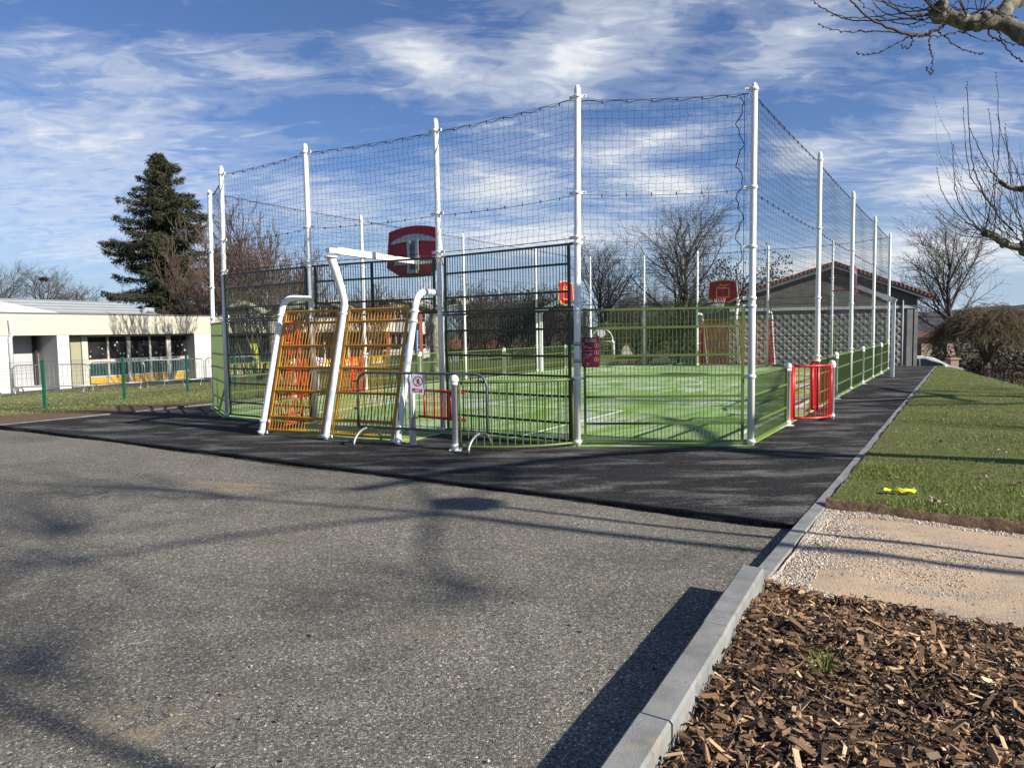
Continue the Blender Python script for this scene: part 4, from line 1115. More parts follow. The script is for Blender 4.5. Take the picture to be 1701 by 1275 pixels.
# the glazed bays
wd = -.55
mb = MB(); sbox(mb, tS(118, wd), tS(135, wd), wd-.06, wd, -.5, 1.79); obj('door', mb, BEIGE, school)
cuts = [tS(q, wd) for q in (136, 146, 178, 181, 211, 217, 248, 251, 277, 284, 311)]
mb = MB(); mull = [(cuts[0], cuts[1]), (cuts[2], cuts[3]), (cuts[4], cuts[5]), (cuts[6], cuts[7]), (cuts[8], cuts[9]), (cuts[10], tq0+.02)]
for a, b_ in mull[:-1]: sbox(mb, a, b_, wd-.08, wd+.03, -.5, 1.79)
for z0, z1 in ((.52, .70), (-.10, -.03), (-.52, -.42), (1.70, 1.79)): sbox(mb, cuts[0], tq0, wd-.07, wd+.015, z0, z1)
fr = obj('window_frame', mb, FRAMEM, school)
rk = random.Random(2)
for a, b_ in ((cuts[1], cuts[2]), (cuts[3], cuts[4]), (cuts[5], cuts[6]), (cuts[7], cuts[8]), (cuts[9], cuts[10])):
    mb = MB(); sbox(mb, a, b_, wd-.06, wd-.03, .70, 1.70); wn_ = obj('window', mb, GLASS, school)
    mb = MB(); sbox(mb, a, b_, wd-.06, wd-.03, -.03, .52); obj('lower_window', mb, TEAL, school)
    mb = MB(); sbox(mb, a, b_, wd-.06, wd-.01, -.42, -.10); obj('yellow_panel', mb, YEL, school)
    mb = MB()
    for k in range(rk.randint(5, 8)):
        cx, cz, r = rk.uniform(a+.1, b_-.1), rk.uniform(.82, 1.5), rk.choice([.015, .02, .035, .05])
        for q in range(3):
            an = q*math.pi/3+rk.random(); dx, dz = math.cos(an)*r, math.sin(an)*r; nx, nz = -math.sin(an)*r*.3, math.cos(an)*r*.3
            P = [(cx-dx-nx, cz-dz-nz), (cx+dx-nx, cz+dz-nz), (cx+dx+nx, cz+dz+nz), (cx-dx+nx, cz-dz+nz)]
            mb.add([(*S(t_, wd-.026+q*.0015), z_) for t_, z_ in P], [[0, 1, 2, 3]])
    obj('paper_snowflakes', mb, PAPER, wn_)
mb = MB(); sbox(mb, tS(312, -1.2), tq0, -1.29, -.04, ZB, 1.79); obj('side_wall', mb, WHITER, school)
# bays beyond the white end wall, seen through the court
far0 = tq1+.25
mb = MB(); sbox(mb, far0, 27, -1.25, -1.2, .0, 1.75); obj('far_glazing', mb, GLASS, school)
mb = MB(); sbox(mb, far0, 27, -1.24, -1.1, ZB, -.32); sbox(mb, far0, 27, -1.24, -1.15, -.02, .06)
for k in range(13): t_ = far0+k*1.25; sbox(mb, t_, t_+.14, -1.24, -1.12, -.5, 1.79)
obj('far_frame', mb, FRAMEM, school)
mb = MB(); sbox(mb, far0, 27, -1.24, -1.14, -.31, -.03); obj('far_yellow_panel', mb, YEL, school)
mb = MB(); sbox(mb, tS(416, -1.1), tS(430, -1.1), -1.2, -1.05, -.5, 1.5); obj('lime_door', mb, LIME, school)
# low metal roofs above
def sroof(name, t0, t1, d0, d1, z0, z1, mat, ribs=True):
    mb = MB(); A = [S(t0, d0), S(t1, d0), S(t1, d1), S(t0, d1)]
    dm = (d0+d1)/2; M = [S(t0+.5, dm), S(t1-.5, dm)]
    V = [(*A[0], z0), (*A[1], z0), (*A[2], z0), (*A[3], z0), (*M[0], z1), (*M[1], z1)]
    mb.add(V, [[0, 1, 5, 4], [2, 3, 4, 5]]); mb.add(V, [[1, 2, 5], [3, 0, 4]])
    if ribs:
        for k in range(1, 5):
            f_ = k/5; a = (*S(t0+.5*f_, d0+(dm-d0)*f_), z0+(z1-z0)*f_+.01); b_ = (*S(t1-.5*f_, d0+(dm-d0)*f_), z0+(z1-z0)*f_+.01)
            mb.bar(a, b_, .05, .05)
    return obj(name, mb, mat, school)
sroof('metal_roof', -1, 9.0, -1.6, -8.5, 2.71, 3.50, ZINC)
mb = MB()
for t0, t1, zt_ in ((-5.0, 3.2, 3.35),):
    A = [(*S(t0, -.9), 2.71), (*S(t1, -.9), 2.71), (*S((t0+t1)/2+.4, -.9), zt_)]; Bk = [(*S(t0, -7), 2.71), (*S(t1, -7), 2.71), (*S((t0+t1)/2+.4, -7), zt_)]
    mb.add(A+Bk, [[0, 1, 2], [5, 4, 3]]); mb.add(A+Bk, [[1, 4, 5, 2], [0, 2, 5, 3]])
obj('white_rooflight', mb, WHITER, school)
mb = MB(); q = S(tS(240, -1.4), -1.4); mb.tube([(*q, 2.70), (*q, 2.86), (q[0]+.1, q[1]+.15, 2.95), (q[0]+.35, q[1]+.4, 2.93)], .14, 10); obj('roof_vent', mb, ZINC, school)

# two-storey white school wing with terracotta columns
wing = thing('school_wing', (-13.5, 80, -1), 'two storey white building with terracotta columns, seen through the right orange goal back', 'building')
mb = MB(); mb.box((-16.0, 83, 2.0), (12.5, 6, 6.4)); obj('wall', mb, WHITER, wing)
mb = MB(); mb.box((-16.0, 83, 5.25), (13.2, 7.0, .28)); obj('roof_edge', mb, GREYR, wing)
for z0, z1 in ((2.9, 4.7), (-.05, 1.5)):
    for k in range(9):
        x = -21.6+k*1.38; mb = MB(); mb.box((x+.55, 79.98, (z0+z1)/2), (1.0, .12, z1-z0)); w_ = obj('window', mb, GLASS, wing)
        mb = MB(); mb.box((x+.55, 79.9, (z0+z1)/2+.2), (.06, .06, z1-z0-.42)); mb.box((x+.55, 79.9, z0+.35), (1.0, .06, .07)); obj('glazing_bar', mb, WHITER, w_)
mb = MB(); mb.box((-16.0, 79.75, 2.25), (12.4, .5, .9)); mb.box((-16.0, 79.8, -.55), (12.4, .4, .5)); obj('balcony_band', mb, WHITER, wing)
for x in (-13.6, -9.95, -18.6): mb = MB(); mb.box((x, 79.45, 2.0), (.32, .32, 6.2)); obj('column', mb, TERRA, wing)

# hall with grey diamond-tiled gable at the far end of the path
hall = thing('sports_hall', (16.5, 39, -.4), 'grey gabled hall with diamond tiled wall and red roof edge', 'building')
c0, c1 = np.array([21.36, 38.0]), np.array([11.92, 39.4]); hx = (c0-c1)/np.linalg.norm(c0-c1); hn = np.array([hx[1], -hx[0]]); HW = np.linalg.norm(c0-c1)
pk = float((np.array([17.2, 38.6])-c1) @ hx); ze, zp, zband = 3.18, 4.90, 2.62
def Hp(s_, d_, z): q = c1+hx*s_+hn*d_; return (q[0], q[1], z)
m, nt, b = new_mat('grey_cladding'); c = nt.coord()
nt.put(b.inputs['Base Color'], nt.ramp(nt.noise(c, 1.6, 6, .65), [(.3, (.15, .15, .145)), (.6, (.235, .23, .222)), (.75, (.30, .29, .275))])); b.inputs['Roughness'].default_value = .9
CLAD = m
GABLE = render_mat('gable_roughcast', (.125, .115, .102), .95, .25, 2.0, .4)
mb = MB()
mb.add([Hp(0, 0, -2.2), Hp(HW, 0, -2.2), Hp(HW, 0, zband), Hp(0, 0, zband), Hp(0, -14, -2.2), Hp(HW, -14, -2.2), Hp(HW, -14, zband), Hp(0, -14, zband)], [[0, 1, 2, 3], [1, 5, 6, 2], [4, 0, 3, 7]])
a_, bb = .205, .20; nS, nZ = int(HW/a_), int((zband+2.2)/bb)
for i in range(1, nS):
    for j in range(1, nZ):
        if (i+j) % 2: continue
        s_, z_ = i*a_, -2.2+j*bb
        if s_ > HW-.62: continue
        k_ = .93
        P = [Hp(s_-a_*k_, .004, z_), Hp(s_, .004, z_-bb*k_), Hp(s_+a_*k_, .004, z_), Hp(s_, .004, z_+bb*k_), Hp(s_, .052, z_+.03)]
        mb.add(P, [[0, 1, 4], [1, 2, 4], [2, 3, 4], [3, 0, 4]])
obj('tiled_wall', mb, CLAD, hall)
mb = MB(); mb.prism([(HW-.50, -2.2), (HW-.22, -2.2), (HW-.22, zband), (HW-.50, zband)], .10, (*c1, 0), (*hx, 0), (0, 0, 1)); mb.prism([(HW-.16, -2.2), (HW+.02, -2.2), (HW+.02, zband), (HW-.16, zband)], .12, (*c1, 0), (*hx, 0), (0, 0, 1)); obj('corner_pier', mb, CLAD, hall)
mb = MB(); mb.prism([(0, zband), (HW, zband), (HW, ze), (pk, zp), (0, ze+.1)], .05, (*c1, 0), (*hx, 0), (0, 0, 1)); obj('gable_wall', mb, GABLE, hall)
mb = MB(); mb.prism([(0, zband-.1), (HW, zband-.1), (HW, zband+.06), (0, zband+.06)], .14, (*c1, 0), (*hx, 0), (0, 0, 1)); obj('band', mb, GREYR, hall)
mb = MB(); mb.tube([Hp(HW-.75, .16, ze-.2), Hp(HW-.75, .16, -2.0)], .045, 8); obj('downpipe', mb, ZINC, hall)
mb = MB()
for s0, z0, s1, z1 in ((pk, zp, HW+.62, ze-.12), (pk, zp, -.8, ze-.20)):
    A = [Hp(s0, .40, z0), Hp(s1, .40, z1), Hp(s1, -14.5, z1), Hp(s0, -14.5, z0)]; T = [(x, y, z+.11) for x, y, z in A]
    mb.add(A+T, [[0, 1, 2, 3], [7, 6, 5, 4], [0, 4, 5, 1], [1, 5, 6, 2], [2, 6, 7, 3]])
roof = obj('roof', mb, TILES, hall)
mb = MB()
for s0, z0, s1, z1 in ((pk, zp, HW+.60, ze-.12), (pk, zp, -.8, ze-.20)):
    mb.bar(Hp(s0, .33, z0-.09), Hp(s1, .33, z1-.09), .05, .17)
obj('bargeboard', mb, plain('slate_board', (.11, .125, .14), .6), hall)
mb = MB(); rk = random.Random(4)
for s0, z0, s1, z1 in ((pk, zp, HW+.62, ze-.12), (pk, zp, -.8, ze-.20)):
    n = 22
    for k in range(n):
        f0 = (k+.04)/n; f1 = (k+1.1)/n; dz = rk.uniform(-.01, .02)
        mb.tube([Hp(s0+(s1-s0)*f0, .36, z0+(z1-z0)*f0+.12+dz), Hp(s0+(s1-s0)*f1, .36, z0+(z1-z0)*f1+.11+dz)], [.055, .045], 8)
obj('verge_tiles', mb, TILES, roof)
mb = MB(); q = Hp(pk+.55, -1.2, zp-.05); mb.tube([q, (q[0], q[1], zp+.22)], .16, 8); obj('roof_cowl', mb, DARK, roof)

# low houses among the trees
def house(label, px0, px1, Y, ztop, zeave, zb, wallm, depth=6, gable=False):
    x0, x1 = Dp(px0, 560, Y).x, Dp(px1, 560, Y).x
    r = thing('house', ((x0+x1)/2, Y+depth/2, zb), label, 'house')
    mb = MB(); mb.box(((x0+x1)/2, Y+depth/2, (zb+zeave)/2), (x1-x0, depth, zeave-zb))
    if gable: mb.prism([(x0, zeave), (x1, zeave), ((x0+x1)/2, ztop-.1)], .05, (0, Y+.05, 0), (1, 0, 0), (0, 0, 1))
    obj('wall', mb, wallm, r)
    mb = MB(); o = .4
    if gable:
        xm = (x0+x1)/2
        V = [(x0-o, Y-.3, zeave-.2), (xm, Y-.3, ztop), (x1+o, Y-.3, zeave-.2), (x0-o, Y+depth, zeave-.2), (xm, Y+depth, ztop), (x1+o, Y+depth, zeave-.2)]
        V += [(x, y, z+.15) for x, y, z in V]
        mb.add(V, [[0, 1, 4, 3], [1, 2, 5, 4], [6, 9, 10, 7], [7, 10, 11, 8], [0, 6, 7, 1], [1, 7, 8, 2], [0, 3, 9, 6], [2, 8, 11, 5]])
    else:
        V = [(x0-o, Y-o, zeave), (x1+o, Y-o, zeave), (x1+o, Y+depth+o, zeave), (x0-o, Y+depth+o, zeave), (x0+1.2, Y+depth/2, ztop), (x1-1.2, Y+depth/2, ztop)]
        mb.add(V, [[0, 1, 5, 4], [2, 3, 4, 5]]); mb.add(V, [[1, 2, 5], [3, 0, 4]]); mb.box(((x0+x1)/2, Y+depth/2, zeave-.06), (x1-x0+.7, depth+.7, .1))
    obj('roof', mb, TILES, r)
    mb = MB(); mb.box((x0+(x1-x0)*.3, Y-.02, zb+(zeave-zb)*.6), (min(1, (x1-x0)*.25), .1, (zeave-zb)*.45)); mb.box((x0+(x1-x0)*.72, Y-.02, zb+(zeave-zb)*.6), (min(1, (x1-x0)*.25), .1, (zeave-zb)*.45)); obj('window', mb, GLASS, r)
PINK = render_mat('pink_render', (.36, .255, .205))
house('low house with a red tiled roof behind the bare trees', 738, 856, 78, 1.25, -.15, -2.6, GREYR)
house('small cream gabled house behind the tall bare tree', 1032, 1056, 84, .95, -.9, -3.2, CREAM, 5, True)
house('pink rendered house behind the white car at the end of the path', 1490, 1590, 58, 1.1, .66, -2.4, PINK, 7)
mb = MB(); q = Dp(1582, 600, 45); mb.box((q.x, 45, -1.4), (.5, .5, 1.7)); mb.box((q.x, 45, -.50), (.62, .62, .1)); o = obj('gate_pier', mb, PINK, None, (q.x, 45, -2)); tag(o, 'pinkish masonry gate pier at the brow of the lawn', 'gate pier')

# white car below the brow
car = thing('parked_car', (24.3, 42.0, -1.72), 'white parked car half hidden below the end of the path', 'car')
CARW = plain('car_white', (.78, .79, .80), .2, var=.03)
cd = np.array([.93, -.36]); cd /= np.linalg.norm(cd); cn = np.array([cd[1], -cd[0]]); cO = np.array([24.3, 42.0])
def Cp_(s_, w, z): q = cO+cd*s_+cn*w; return np.array([q[0], q[1], z-1.72])
side = [(-2.0, .35), (2.1, .35), (2.15, .62), (2.0, .78), (1.1, .98), (.25, 1.46), (-.2, 1.54), (-1.2, 1.53), (-1.75, 1.40), (-2.05, .95)]
mb = MB(); n = len(side)
V = []
for w, k in ((.86, 1.0), (.80, 1.0), (-.80, 1.0), (-.86, 1.0)):
    for s_, z in side: V.append(Cp_(s_, w*(1 if z < 1.0 else .84), z))
for r_ in range(3):
    j = np.arange(n); j2 = (j+1) % n
    mb.v.append(np.zeros((0, 3)))
    if r_ == 0: mb.add(V, np.stack([j, j2, j2+n, j+n], -1), 0, True)
    else: mb.f.append(np.stack([j, j2, j2+n, j+n], -1)+r_*n); mb.mi.append(0); mb.sm.append(True)
mb.f.append(np.arange(n)[::-1][None, :]); mb.mi.append(0); mb.sm.append(False); mb.f.append(np.arange(n)[None, :]+3*n); mb.mi.append(0); mb.sm.append(False)
obj('body', mb, CARW, car)
for w, sg in ((.87, 1), (-.87, -1)):
    mb = MB()
    for P in ([(-1.55, 1.0), (-.55, 1.0), (-.55, 1.42), (-1.35, 1.40)], [(-.47, 1.0), (.85, 1.0), (.15, 1.40), (-.47, 1.43)]):
        mb.add([Cp_(s_, (w*(.985 if z < 1.1 else .855)) , z) for s_, z in P], [[0, 1, 2, 3] if sg > 0 else [3, 2, 1, 0]])
    obj('side_window', mb, GLASS, car)
mb = MB(); mb.add([Cp_(1.06, .68, 1.02), Cp_(1.06, -.68, 1.02), Cp_(.29, -.6, 1.46), Cp_(.29, .6, 1.46)], [[0, 1, 2, 3]]); obj('windscreen', mb, glass_mat('windscreen_glass', (.10, .14, .15)), car)
for s_ in (-1.35, 1.35):
    for w in (.80, -.80):
        mb = MB(); mb.tube([Cp_(s_, w-.1, .32), Cp_(s_, w+.1, .32)], .32, 18); wh = obj('wheel', mb, DARK, car)
mb = MB(); mb.box(Cp_(.75, .95, 1.02), (.12, .18, .12)); obj('mirror', mb, CARW, car)

# ------------------------------------------------------------------ fences beyond the court
f = thing('mesh_fence', (-11.0, 20.3, -.2), 'green wire mesh fence with three dark green posts on the school lawn', 'fence')
FP = [(-12.45, 14.6), (-12.0, 16.3), (-11.68, 17.9), (-10.98, 20.3), (-10.45, 23.1), (-9.9, 25.7), (-9.35, 28.3), (-8.8, 30.9)]
FP = [(-13.6, 10.5), (-12.6, 14.2)] + FP[2:]
fz = [float(left_drop(*q))+{2: -.0}.get(i, 0) for i, q in enumerate(FP)]
for (x, y), z in zip(FP, fz): mb = MB(); mb.box((x, y, z+.55), (.06, .06, 1.32)); mb.box((x, y, z+1.22), (.068, .068, .03)); obj('post', mb, GRNPOST, f)
for (p0, z0), (p1, z1) in zip(zip(FP[:-1], fz[:-1]), zip(FP[1:], fz[1:])):
    mb = MB(); a, b_ = np.array(p0), np.array(p1); L = np.linalg.norm(b_-a); nv = int(L/.05); n = np.array([(b_-a)[1], -(b_-a)[0]])/L
    hs = [0, .06, .2, .4, .6, .8, .92, 1.0, 1.06, 1.2]; off = [0, 0, 0, 0, 0, 0, .0, .035, 0, 0]
    P = np.array([[(*(a+(b_-a)*k/nv + n*o), z0+(z1-z0)*k/nv+h) for h, o in zip(hs, off)] for k in range(1, nv)])
    mb.cords(P, .0024)
    P = np.array([[(*(a + n*o), z0+h), (*(b_ + n*o), z1+h)] for h, o in zip(hs[1:], off[1:])]); mb.cords(P, .0028)
    obj('wire_panel', mb, GRNWIRE, f)
f = thing('picket_fence', (21, 27, -1.6), 'dark red metal picket fence below the lawn on the right', 'fence')
REDF = plain('dark_red_metal', (.10, .012, .018), .5)
A, B = np.array([Dp(1637, 600, 27.5).x, 27.5]), np.array([23.5, 23.0]); LF = np.linalg.norm(B-A)
mb = MB()
for z in (-1.2, -.08): mb.bar((*A, z), (*B, z), .03, .04)
obj('rail', mb, REDF, f)
for s_ in (0, .33, .66, 1.0): q = A+(B-A)*s_; mb = MB(); mb.box((*q, -.75), (.07, .07, 1.6)); obj('post', mb, REDF, f)
mb = MB()
for k in range(1, int(LF/.13)): q = A+(B-A)*(k*.13/LF); mb.bar((*q, -1.6), (*q, .0), .016, .016, up=(1, 0, 0))
obj('pickets', mb, REDF, f)
f = thing('mini_goal', (*Dp(1003, 598, 45).xy, -.4), 'white mini goal with arched top and round white board beyond the far left court corner', 'goal')
def fp_(px, py): q = Dp(px, py, 45); return (q.x, q.y, q.z)
mb = MB(); mb.tube([fp_(990, 600), fp_(990, 567), fp_(1020, 567), fp_(1020, 600)], .05, 8); mb.tube([fp_(1019, 600), fp_(1018, 566)] + [fp_(1000+18*math.cos(a), 566-20*math.sin(a)) for a in np.linspace(0, math.pi, 12)], .035, 8); obj('frame', mb, WHITE, f)
q = fp_(999, 553); mb = MB(); mb.tube([(q[0], q[1], q[2]), (q[0], q[1]+.04, q[2])], .26, 20); obj('board', mb, plain('white_board', (.55, .56, .6), .5), f)
mb = MB(); mb.tube([Dp(693, 548, 33), Dp(692, 628, 33)], .05, 8); o = obj('blue_pole', mb, plain('blue_pole_paint', (.16, .24, .42), .5), None, tuple(Dp(692, 628, 33))); tag(o, 'slim blue grey pole rising behind the right orange goal back', 'pole')
mb = MB(); q = Dp(675, 582, 40); mb.box(q, (.28, .28, .75)); mb.box((q.x, q.y, q.z+.39), (.32, .32, .05)); mb.box((q.x, q.y, q.z-.7), (.10, .10, .9)); o = obj('blue_bin', mb, plain('bin_blue', (.02, .15, .50), .5), None, tuple(q)); tag(o, 'bright blue box on a post in front of the white two storey building', 'bin')
mb = MB()
for k in range(9): a = Dp(1030+k*4.2, 600, 62); mb.box((a.x, 62, -1.35+.03*(k % 2)), (.2, .05, 1.1))
a, b_ = Dp(1030, 600, 62), Dp(1064, 600, 62); mb.bar((a.x, 62.05, -1.1), (b_.x, 62.05, -1.1), .05, .08); mb.bar((a.x, 62.05, -1.6), (b_.x, 62.05, -1.6), .05, .08)
o = obj('wooden_fence', mb, plain('brown_boards', (.22, .10, .035), .8, var=.3), None, (a.x, 62, -1.9)); tag(o, 'short orange brown board fence in front of the cream gabled house', 'fence')
# flat roofed grey shed edge / bench by the far goal
f = thing('bench', (*Dp(1145, 600, 41).xy, -.8), 'grey bench beyond the far goal, left of its white post', 'bench')
q = Dp(1145, 596, 41); mb = MB(); mb.box((q.x, q.y, q.z+.1), (.75, .35, .06)); obj('seat', mb, GREYR, f)
for s_ in (-.3, .3): mb = MB(); mb.box((q.x+s_, q.y, q.z-.3), (.07, .3, .75)); obj('leg', mb, GREYR, f)

# ------------------------------------------------------------------ trees
def bark_mat(name, stops, sc=5, bump=.5):
    m, nt, b = new_mat(name); c = nt.coord()
    nt.put(b.inputs['Base Color'], nt.ramp(nt.noise(nt.mapping(c, scale=(1, 1, .55)), sc, 5, .65), stops)); b.inputs['Roughness'].default_value = .9
    nt.put(b.inputs['Normal'], nt.bump(nt.noise(c, sc*5, 4, .7), bump, .02))
    return m
BARKD = bark_mat('dark_bark', [(.3, (.030, .026, .022)), (.7, (.085, .075, .062))])
TWIGB = bark_mat('brown_twigs', [(.3, (.050, .040, .030)), (.7, (.10, .082, .064))])
TWIGR = bark_mat('reddish_twigs', [(.3, (.075, .045, .034)), (.7, (.16, .105, .08))])
TWIGO = bark_mat('straw_twigs', [(.3, (.080, .058, .030)), (.7, (.175, .13, .072))])
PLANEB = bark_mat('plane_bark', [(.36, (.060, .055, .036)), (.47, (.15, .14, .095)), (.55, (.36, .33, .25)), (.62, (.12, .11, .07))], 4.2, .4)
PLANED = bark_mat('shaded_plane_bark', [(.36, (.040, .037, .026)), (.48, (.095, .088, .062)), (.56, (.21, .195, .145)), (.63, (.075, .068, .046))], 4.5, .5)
TWIGD = bark_mat('plane_twigs', [(.3, (.035, .022, .016)), (.7, (.085, .055, .040))])
SEEDM = plain('seed_cones', (.030, .020, .014), .9)
def unit(v): return v/(np.linalg.norm(v)+1e-9)
def tree_mesh(seed, H, trunk_h, r0, first=8, ang=(28, 52), up=.10, kids=(8, 7, 5), shrink=(.62, .52, .45), stems=1, spread=.0, cones=0, droop=0.0, wob=.12):
    g = np.random.default_rng(seed); tk, cr, cn_ = MB(), MB(), MB()
    def grow(p, d, L, r, lv):
        n = 7 if lv == 0 else (6 if lv == 1 else 4)
        pts = [p.copy()]; dirs = [d.copy()]
        for i in range(n-1):
            d = unit(d + g.normal(0, wob, 3) + np.array([0, 0, up - droop*lv*(i/n)]))
            p = p + d*L/(n-1); pts.append(p.copy()); dirs.append(d.copy())
        tip = .35 if lv < 3 else .5
        rad = np.linspace(r, r*tip, n)
        (tk if lv <= 1 else cr).tube(pts, rad, 8 if lv == 0 else (5 if lv == 1 else 3), caps=False)
        if lv == 3:
            if cones and g.random() < cones:
                for q in range(2):
                    s_ = .055*g.uniform(.7, 1.4); o = pts[-1]+g.normal(0, .05, 3)
                    V = [o+np.array(v)*s_ for v in ((1, 0, 0), (-1, 0, 0), (0, 1, 0), (0, -1, 0), (0, 0, 1.4), (0, 0, -1.4))]
                    cn_.add(V, [[0, 2, 4], [2, 1, 4], [1, 3, 4], [3, 0, 4], [2, 0, 5], [1, 2, 5], [3, 1, 5], [0, 3, 5]])
            return
        nk = first if lv == 0 else kids[lv-1]
        for k in range(nk):
            t = (.32 if lv == 0 else .22) + (.68 if lv == 0 else .78)*(k+g.uniform(.2, .9))/nk; t = min(t, .999)
            i = min(int(t*(n-1)), n-2); f_ = t*(n-1)-i; q = pts[i]*(1-f_)+pts[i+1]*f_; dd = dirs[i]
            az = g.uniform(0, 2*math.pi); an = R(g.uniform(*ang))*(1.15-.35*t if lv == 0 else 1)
            a = unit(np.cross(dd, g.normal(0, 1, 3))); nd = unit(dd*math.cos(an) + a*math.sin(an))
            grow(q, nd, L*shrink[lv]*g.uniform(.75, 1.2)*(1.15-.45*t if lv == 0 else 1.1-.3*t), max(rad[i]*(.55 if lv == 0 else .5), .013 if lv == 2 else .014), lv+1)
    for s_ in range(stems):
        a = g.uniform(0, 6.28); d = unit(np.array([math.cos(a)*spread, math.sin(a)*spread, 1.0]))
        grow(np.array([math.cos(a)*.1*min(spread*3, 1), math.sin(a)*.1*min(spread*3, 1), 0.0]), d, H*.80*(1 if stems == 1 else g.uniform(.75, 1.05)), r0, 0)
    return tk, cr, cn_
def make_tree(name, seed, label, cat, loc, mats, group, rot=0, **kw):
    tk, cr, cn_ = tree_mesh(seed, **kw)
    r = thing(name, (0, 0, 0), label, cat, group)
    obj('trunk', tk, mats[0], r); obj('crown', cr, mats[1], r)
    if kw.get('cones'): obj('cones', cn_, SEEDM, r)
    r.location = loc; r.rotation_euler = (0, 0, rot)
    return r
def place(src, label, px, Y, scale, rot, group, sz=None):
    x = Dp(px, 560, Y).x; o = copy_tree(src); o['label'] = label; o['group'] = group
    o.location = (x, Y, float(zt(x, Y))-.15); o.rotation_euler = (0, 0, rot); o.scale = (scale, scale, sz or scale)
    return o
def at_px(px, Y, extra=-.15): x = Dp(px, 560, Y).x; return (x, Y, float(zt(x, Y))+extra)
gB = 'bare trees beyond the court'
ovalK = dict(H=12.6, trunk_h=2, r0=.24, first=22, ang=(26, 62), up=.085, kids=(12, 9, 8), shrink=(.60, .50, .46), wob=.10)
t1 = make_tree('bare_tree', 21, 'tallest bare tree with a full oval crown, left of the distant hoop', 'tree', at_px(1125, 60), (BARKD, TWIGB), gB, **ovalK)
place(t1, 'bare oval tree just right of the rules sign post', 985, 62, .84, 2.0, gB)
place(t1, 'tall bare tree with wide crown behind the right end of the hall', 1600, 52, .84, 4.1, gB, .80)
place(t1, 'bare tree at the far left edge behind the school roof', -8, 78, .86, 1.0, gB)
place(t1, 'bare tree holding a dark nest behind the school roof', 78, 80, .86, 3.0, gB)
place(t1, 'smaller bare tree between the nest tree and the spruce', 150, 82, .72, 5.2, gB)
place(t1, 'bare tree left of the oval tree behind the far corner post', 1052, 74, .62, 0.4, gB)
q = Dp(73, 463, 80); mb = MB(); g = np.random.default_rng(8)
for k in range(120):
    a = g.uniform(0, 6.28); r_ = .42*math.sqrt(g.random()); p = np.array([q.x+r_*math.cos(a), q.y+r_*math.sin(a), q.z+g.uniform(-.2, .15)]); d = unit(g.normal(0, 1, 3)*np.array([1, 1, .4])); mb.tube([p-d*.3, p+d*.3], .02, 3, caps=False)
o = obj('bird_nest', mb, TWIGD, None, tuple(q)); tag(o, 'dark round twig nest high in a bare tree', 'nest')
alderK = dict(H=11.0, trunk_h=2, r0=.17, first=15, ang=(34, 70), up=.05, kids=(7, 6, 5), shrink=(.50, .52, .5), cones=.8, wob=.16)
a1 = make_tree('alder_tree', 31, 'bare alder dotted with dark cones, behind the distant maroon hoop', 'tree', at_px(1200, 57), (BARKD, TWIGB), gB, **alderK)
place(a1, 'bare alder dotted with cones behind the sunlit red hoop', 915, 64, .86, 1.1, gB)
place(a1, 'bare alder dotted with cones left of the sunlit hoop', 855, 66, .84, 2.7, gB)
place(a1, 'low cone-dotted alder right of the white plane trunk', 800, 70, .70, 4.3, gB)
bushK = dict(H=7.4, trunk_h=0, r0=.07, first=10, ang=(18, 48), up=.09, kids=(7, 6, 5), shrink=(.60, .5, .48), stems=9, spread=.42, wob=.12)
b1 = make_tree('thicket_tree', 41, 'many stemmed bare thicket tree behind the middle of the far barrier', 'tree', at_px(760, 66), (BARKD, TWIGB), gB, **bushK)
for i, (px, Y, sc, lab) in enumerate([(820, 72, 1.0, 'bare thicket tree over the red tiled roof'), (870, 68, .95, 'bare thicket tree left of the hoop mast'), (925, 70, 1.0, 'bare thicket tree under the sunlit hoop'), (968, 74, .9, 'bare thicket tree behind the rules sign post'),
                                       (1020, 72, .85, 'bare thicket tree behind the white mini goal'), (1075, 76, .95, 'bare thicket tree right of the cream house'), (1130, 72, .9, 'bare thicket tree at the foot of the tall oval tree'), (1185, 74, .95, 'bare thicket tree behind the left post of the distant goal'), (1235, 70, .95, 'bare thicket tree touching the left eave of the hall'), (700, 84, .8, 'bare thicket tree right of the terracotta columns')]):
    place(b1, lab, px, Y, sc, i*1.3, gB)
r1 = make_tree('bare_tree', 51, 'reddish many stemmed bare tree in the school yard, right of the spruce', 'tree', at_px(425, 31.5), (BARKD, TWIGR), gB, H=7.6, trunk_h=0, r0=.055, first=9, ang=(14, 38), up=.10, kids=(6, 5, 3), shrink=(.5, .5, .45), stems=7, spread=.42, wob=.11)
place(r1, 'reddish bare tree directly right of the spruce, behind the corner posts', 345, 43, 1.05, 2.2, gB)
place(r1, 'reddish bare tree behind the left orange goal back', 500, 42, .92, 4.0, gB)
place(r1, 'reddish bare tree seen over the left fence bay', 462, 38, .98, 5.1, gB)
place(r1, 'reddish bare tree close behind the left corner post', 388, 40, .92, 0.6, gB)
place(r1, 'low fan shaped bare shrub behind the middle leg of the goal', 560, 34, .42, 1.0, gB)
place(r1, 'many stemmed bare shrub with pale stems behind the right orange goal back', 612, 36, .62, 3.0, gB)
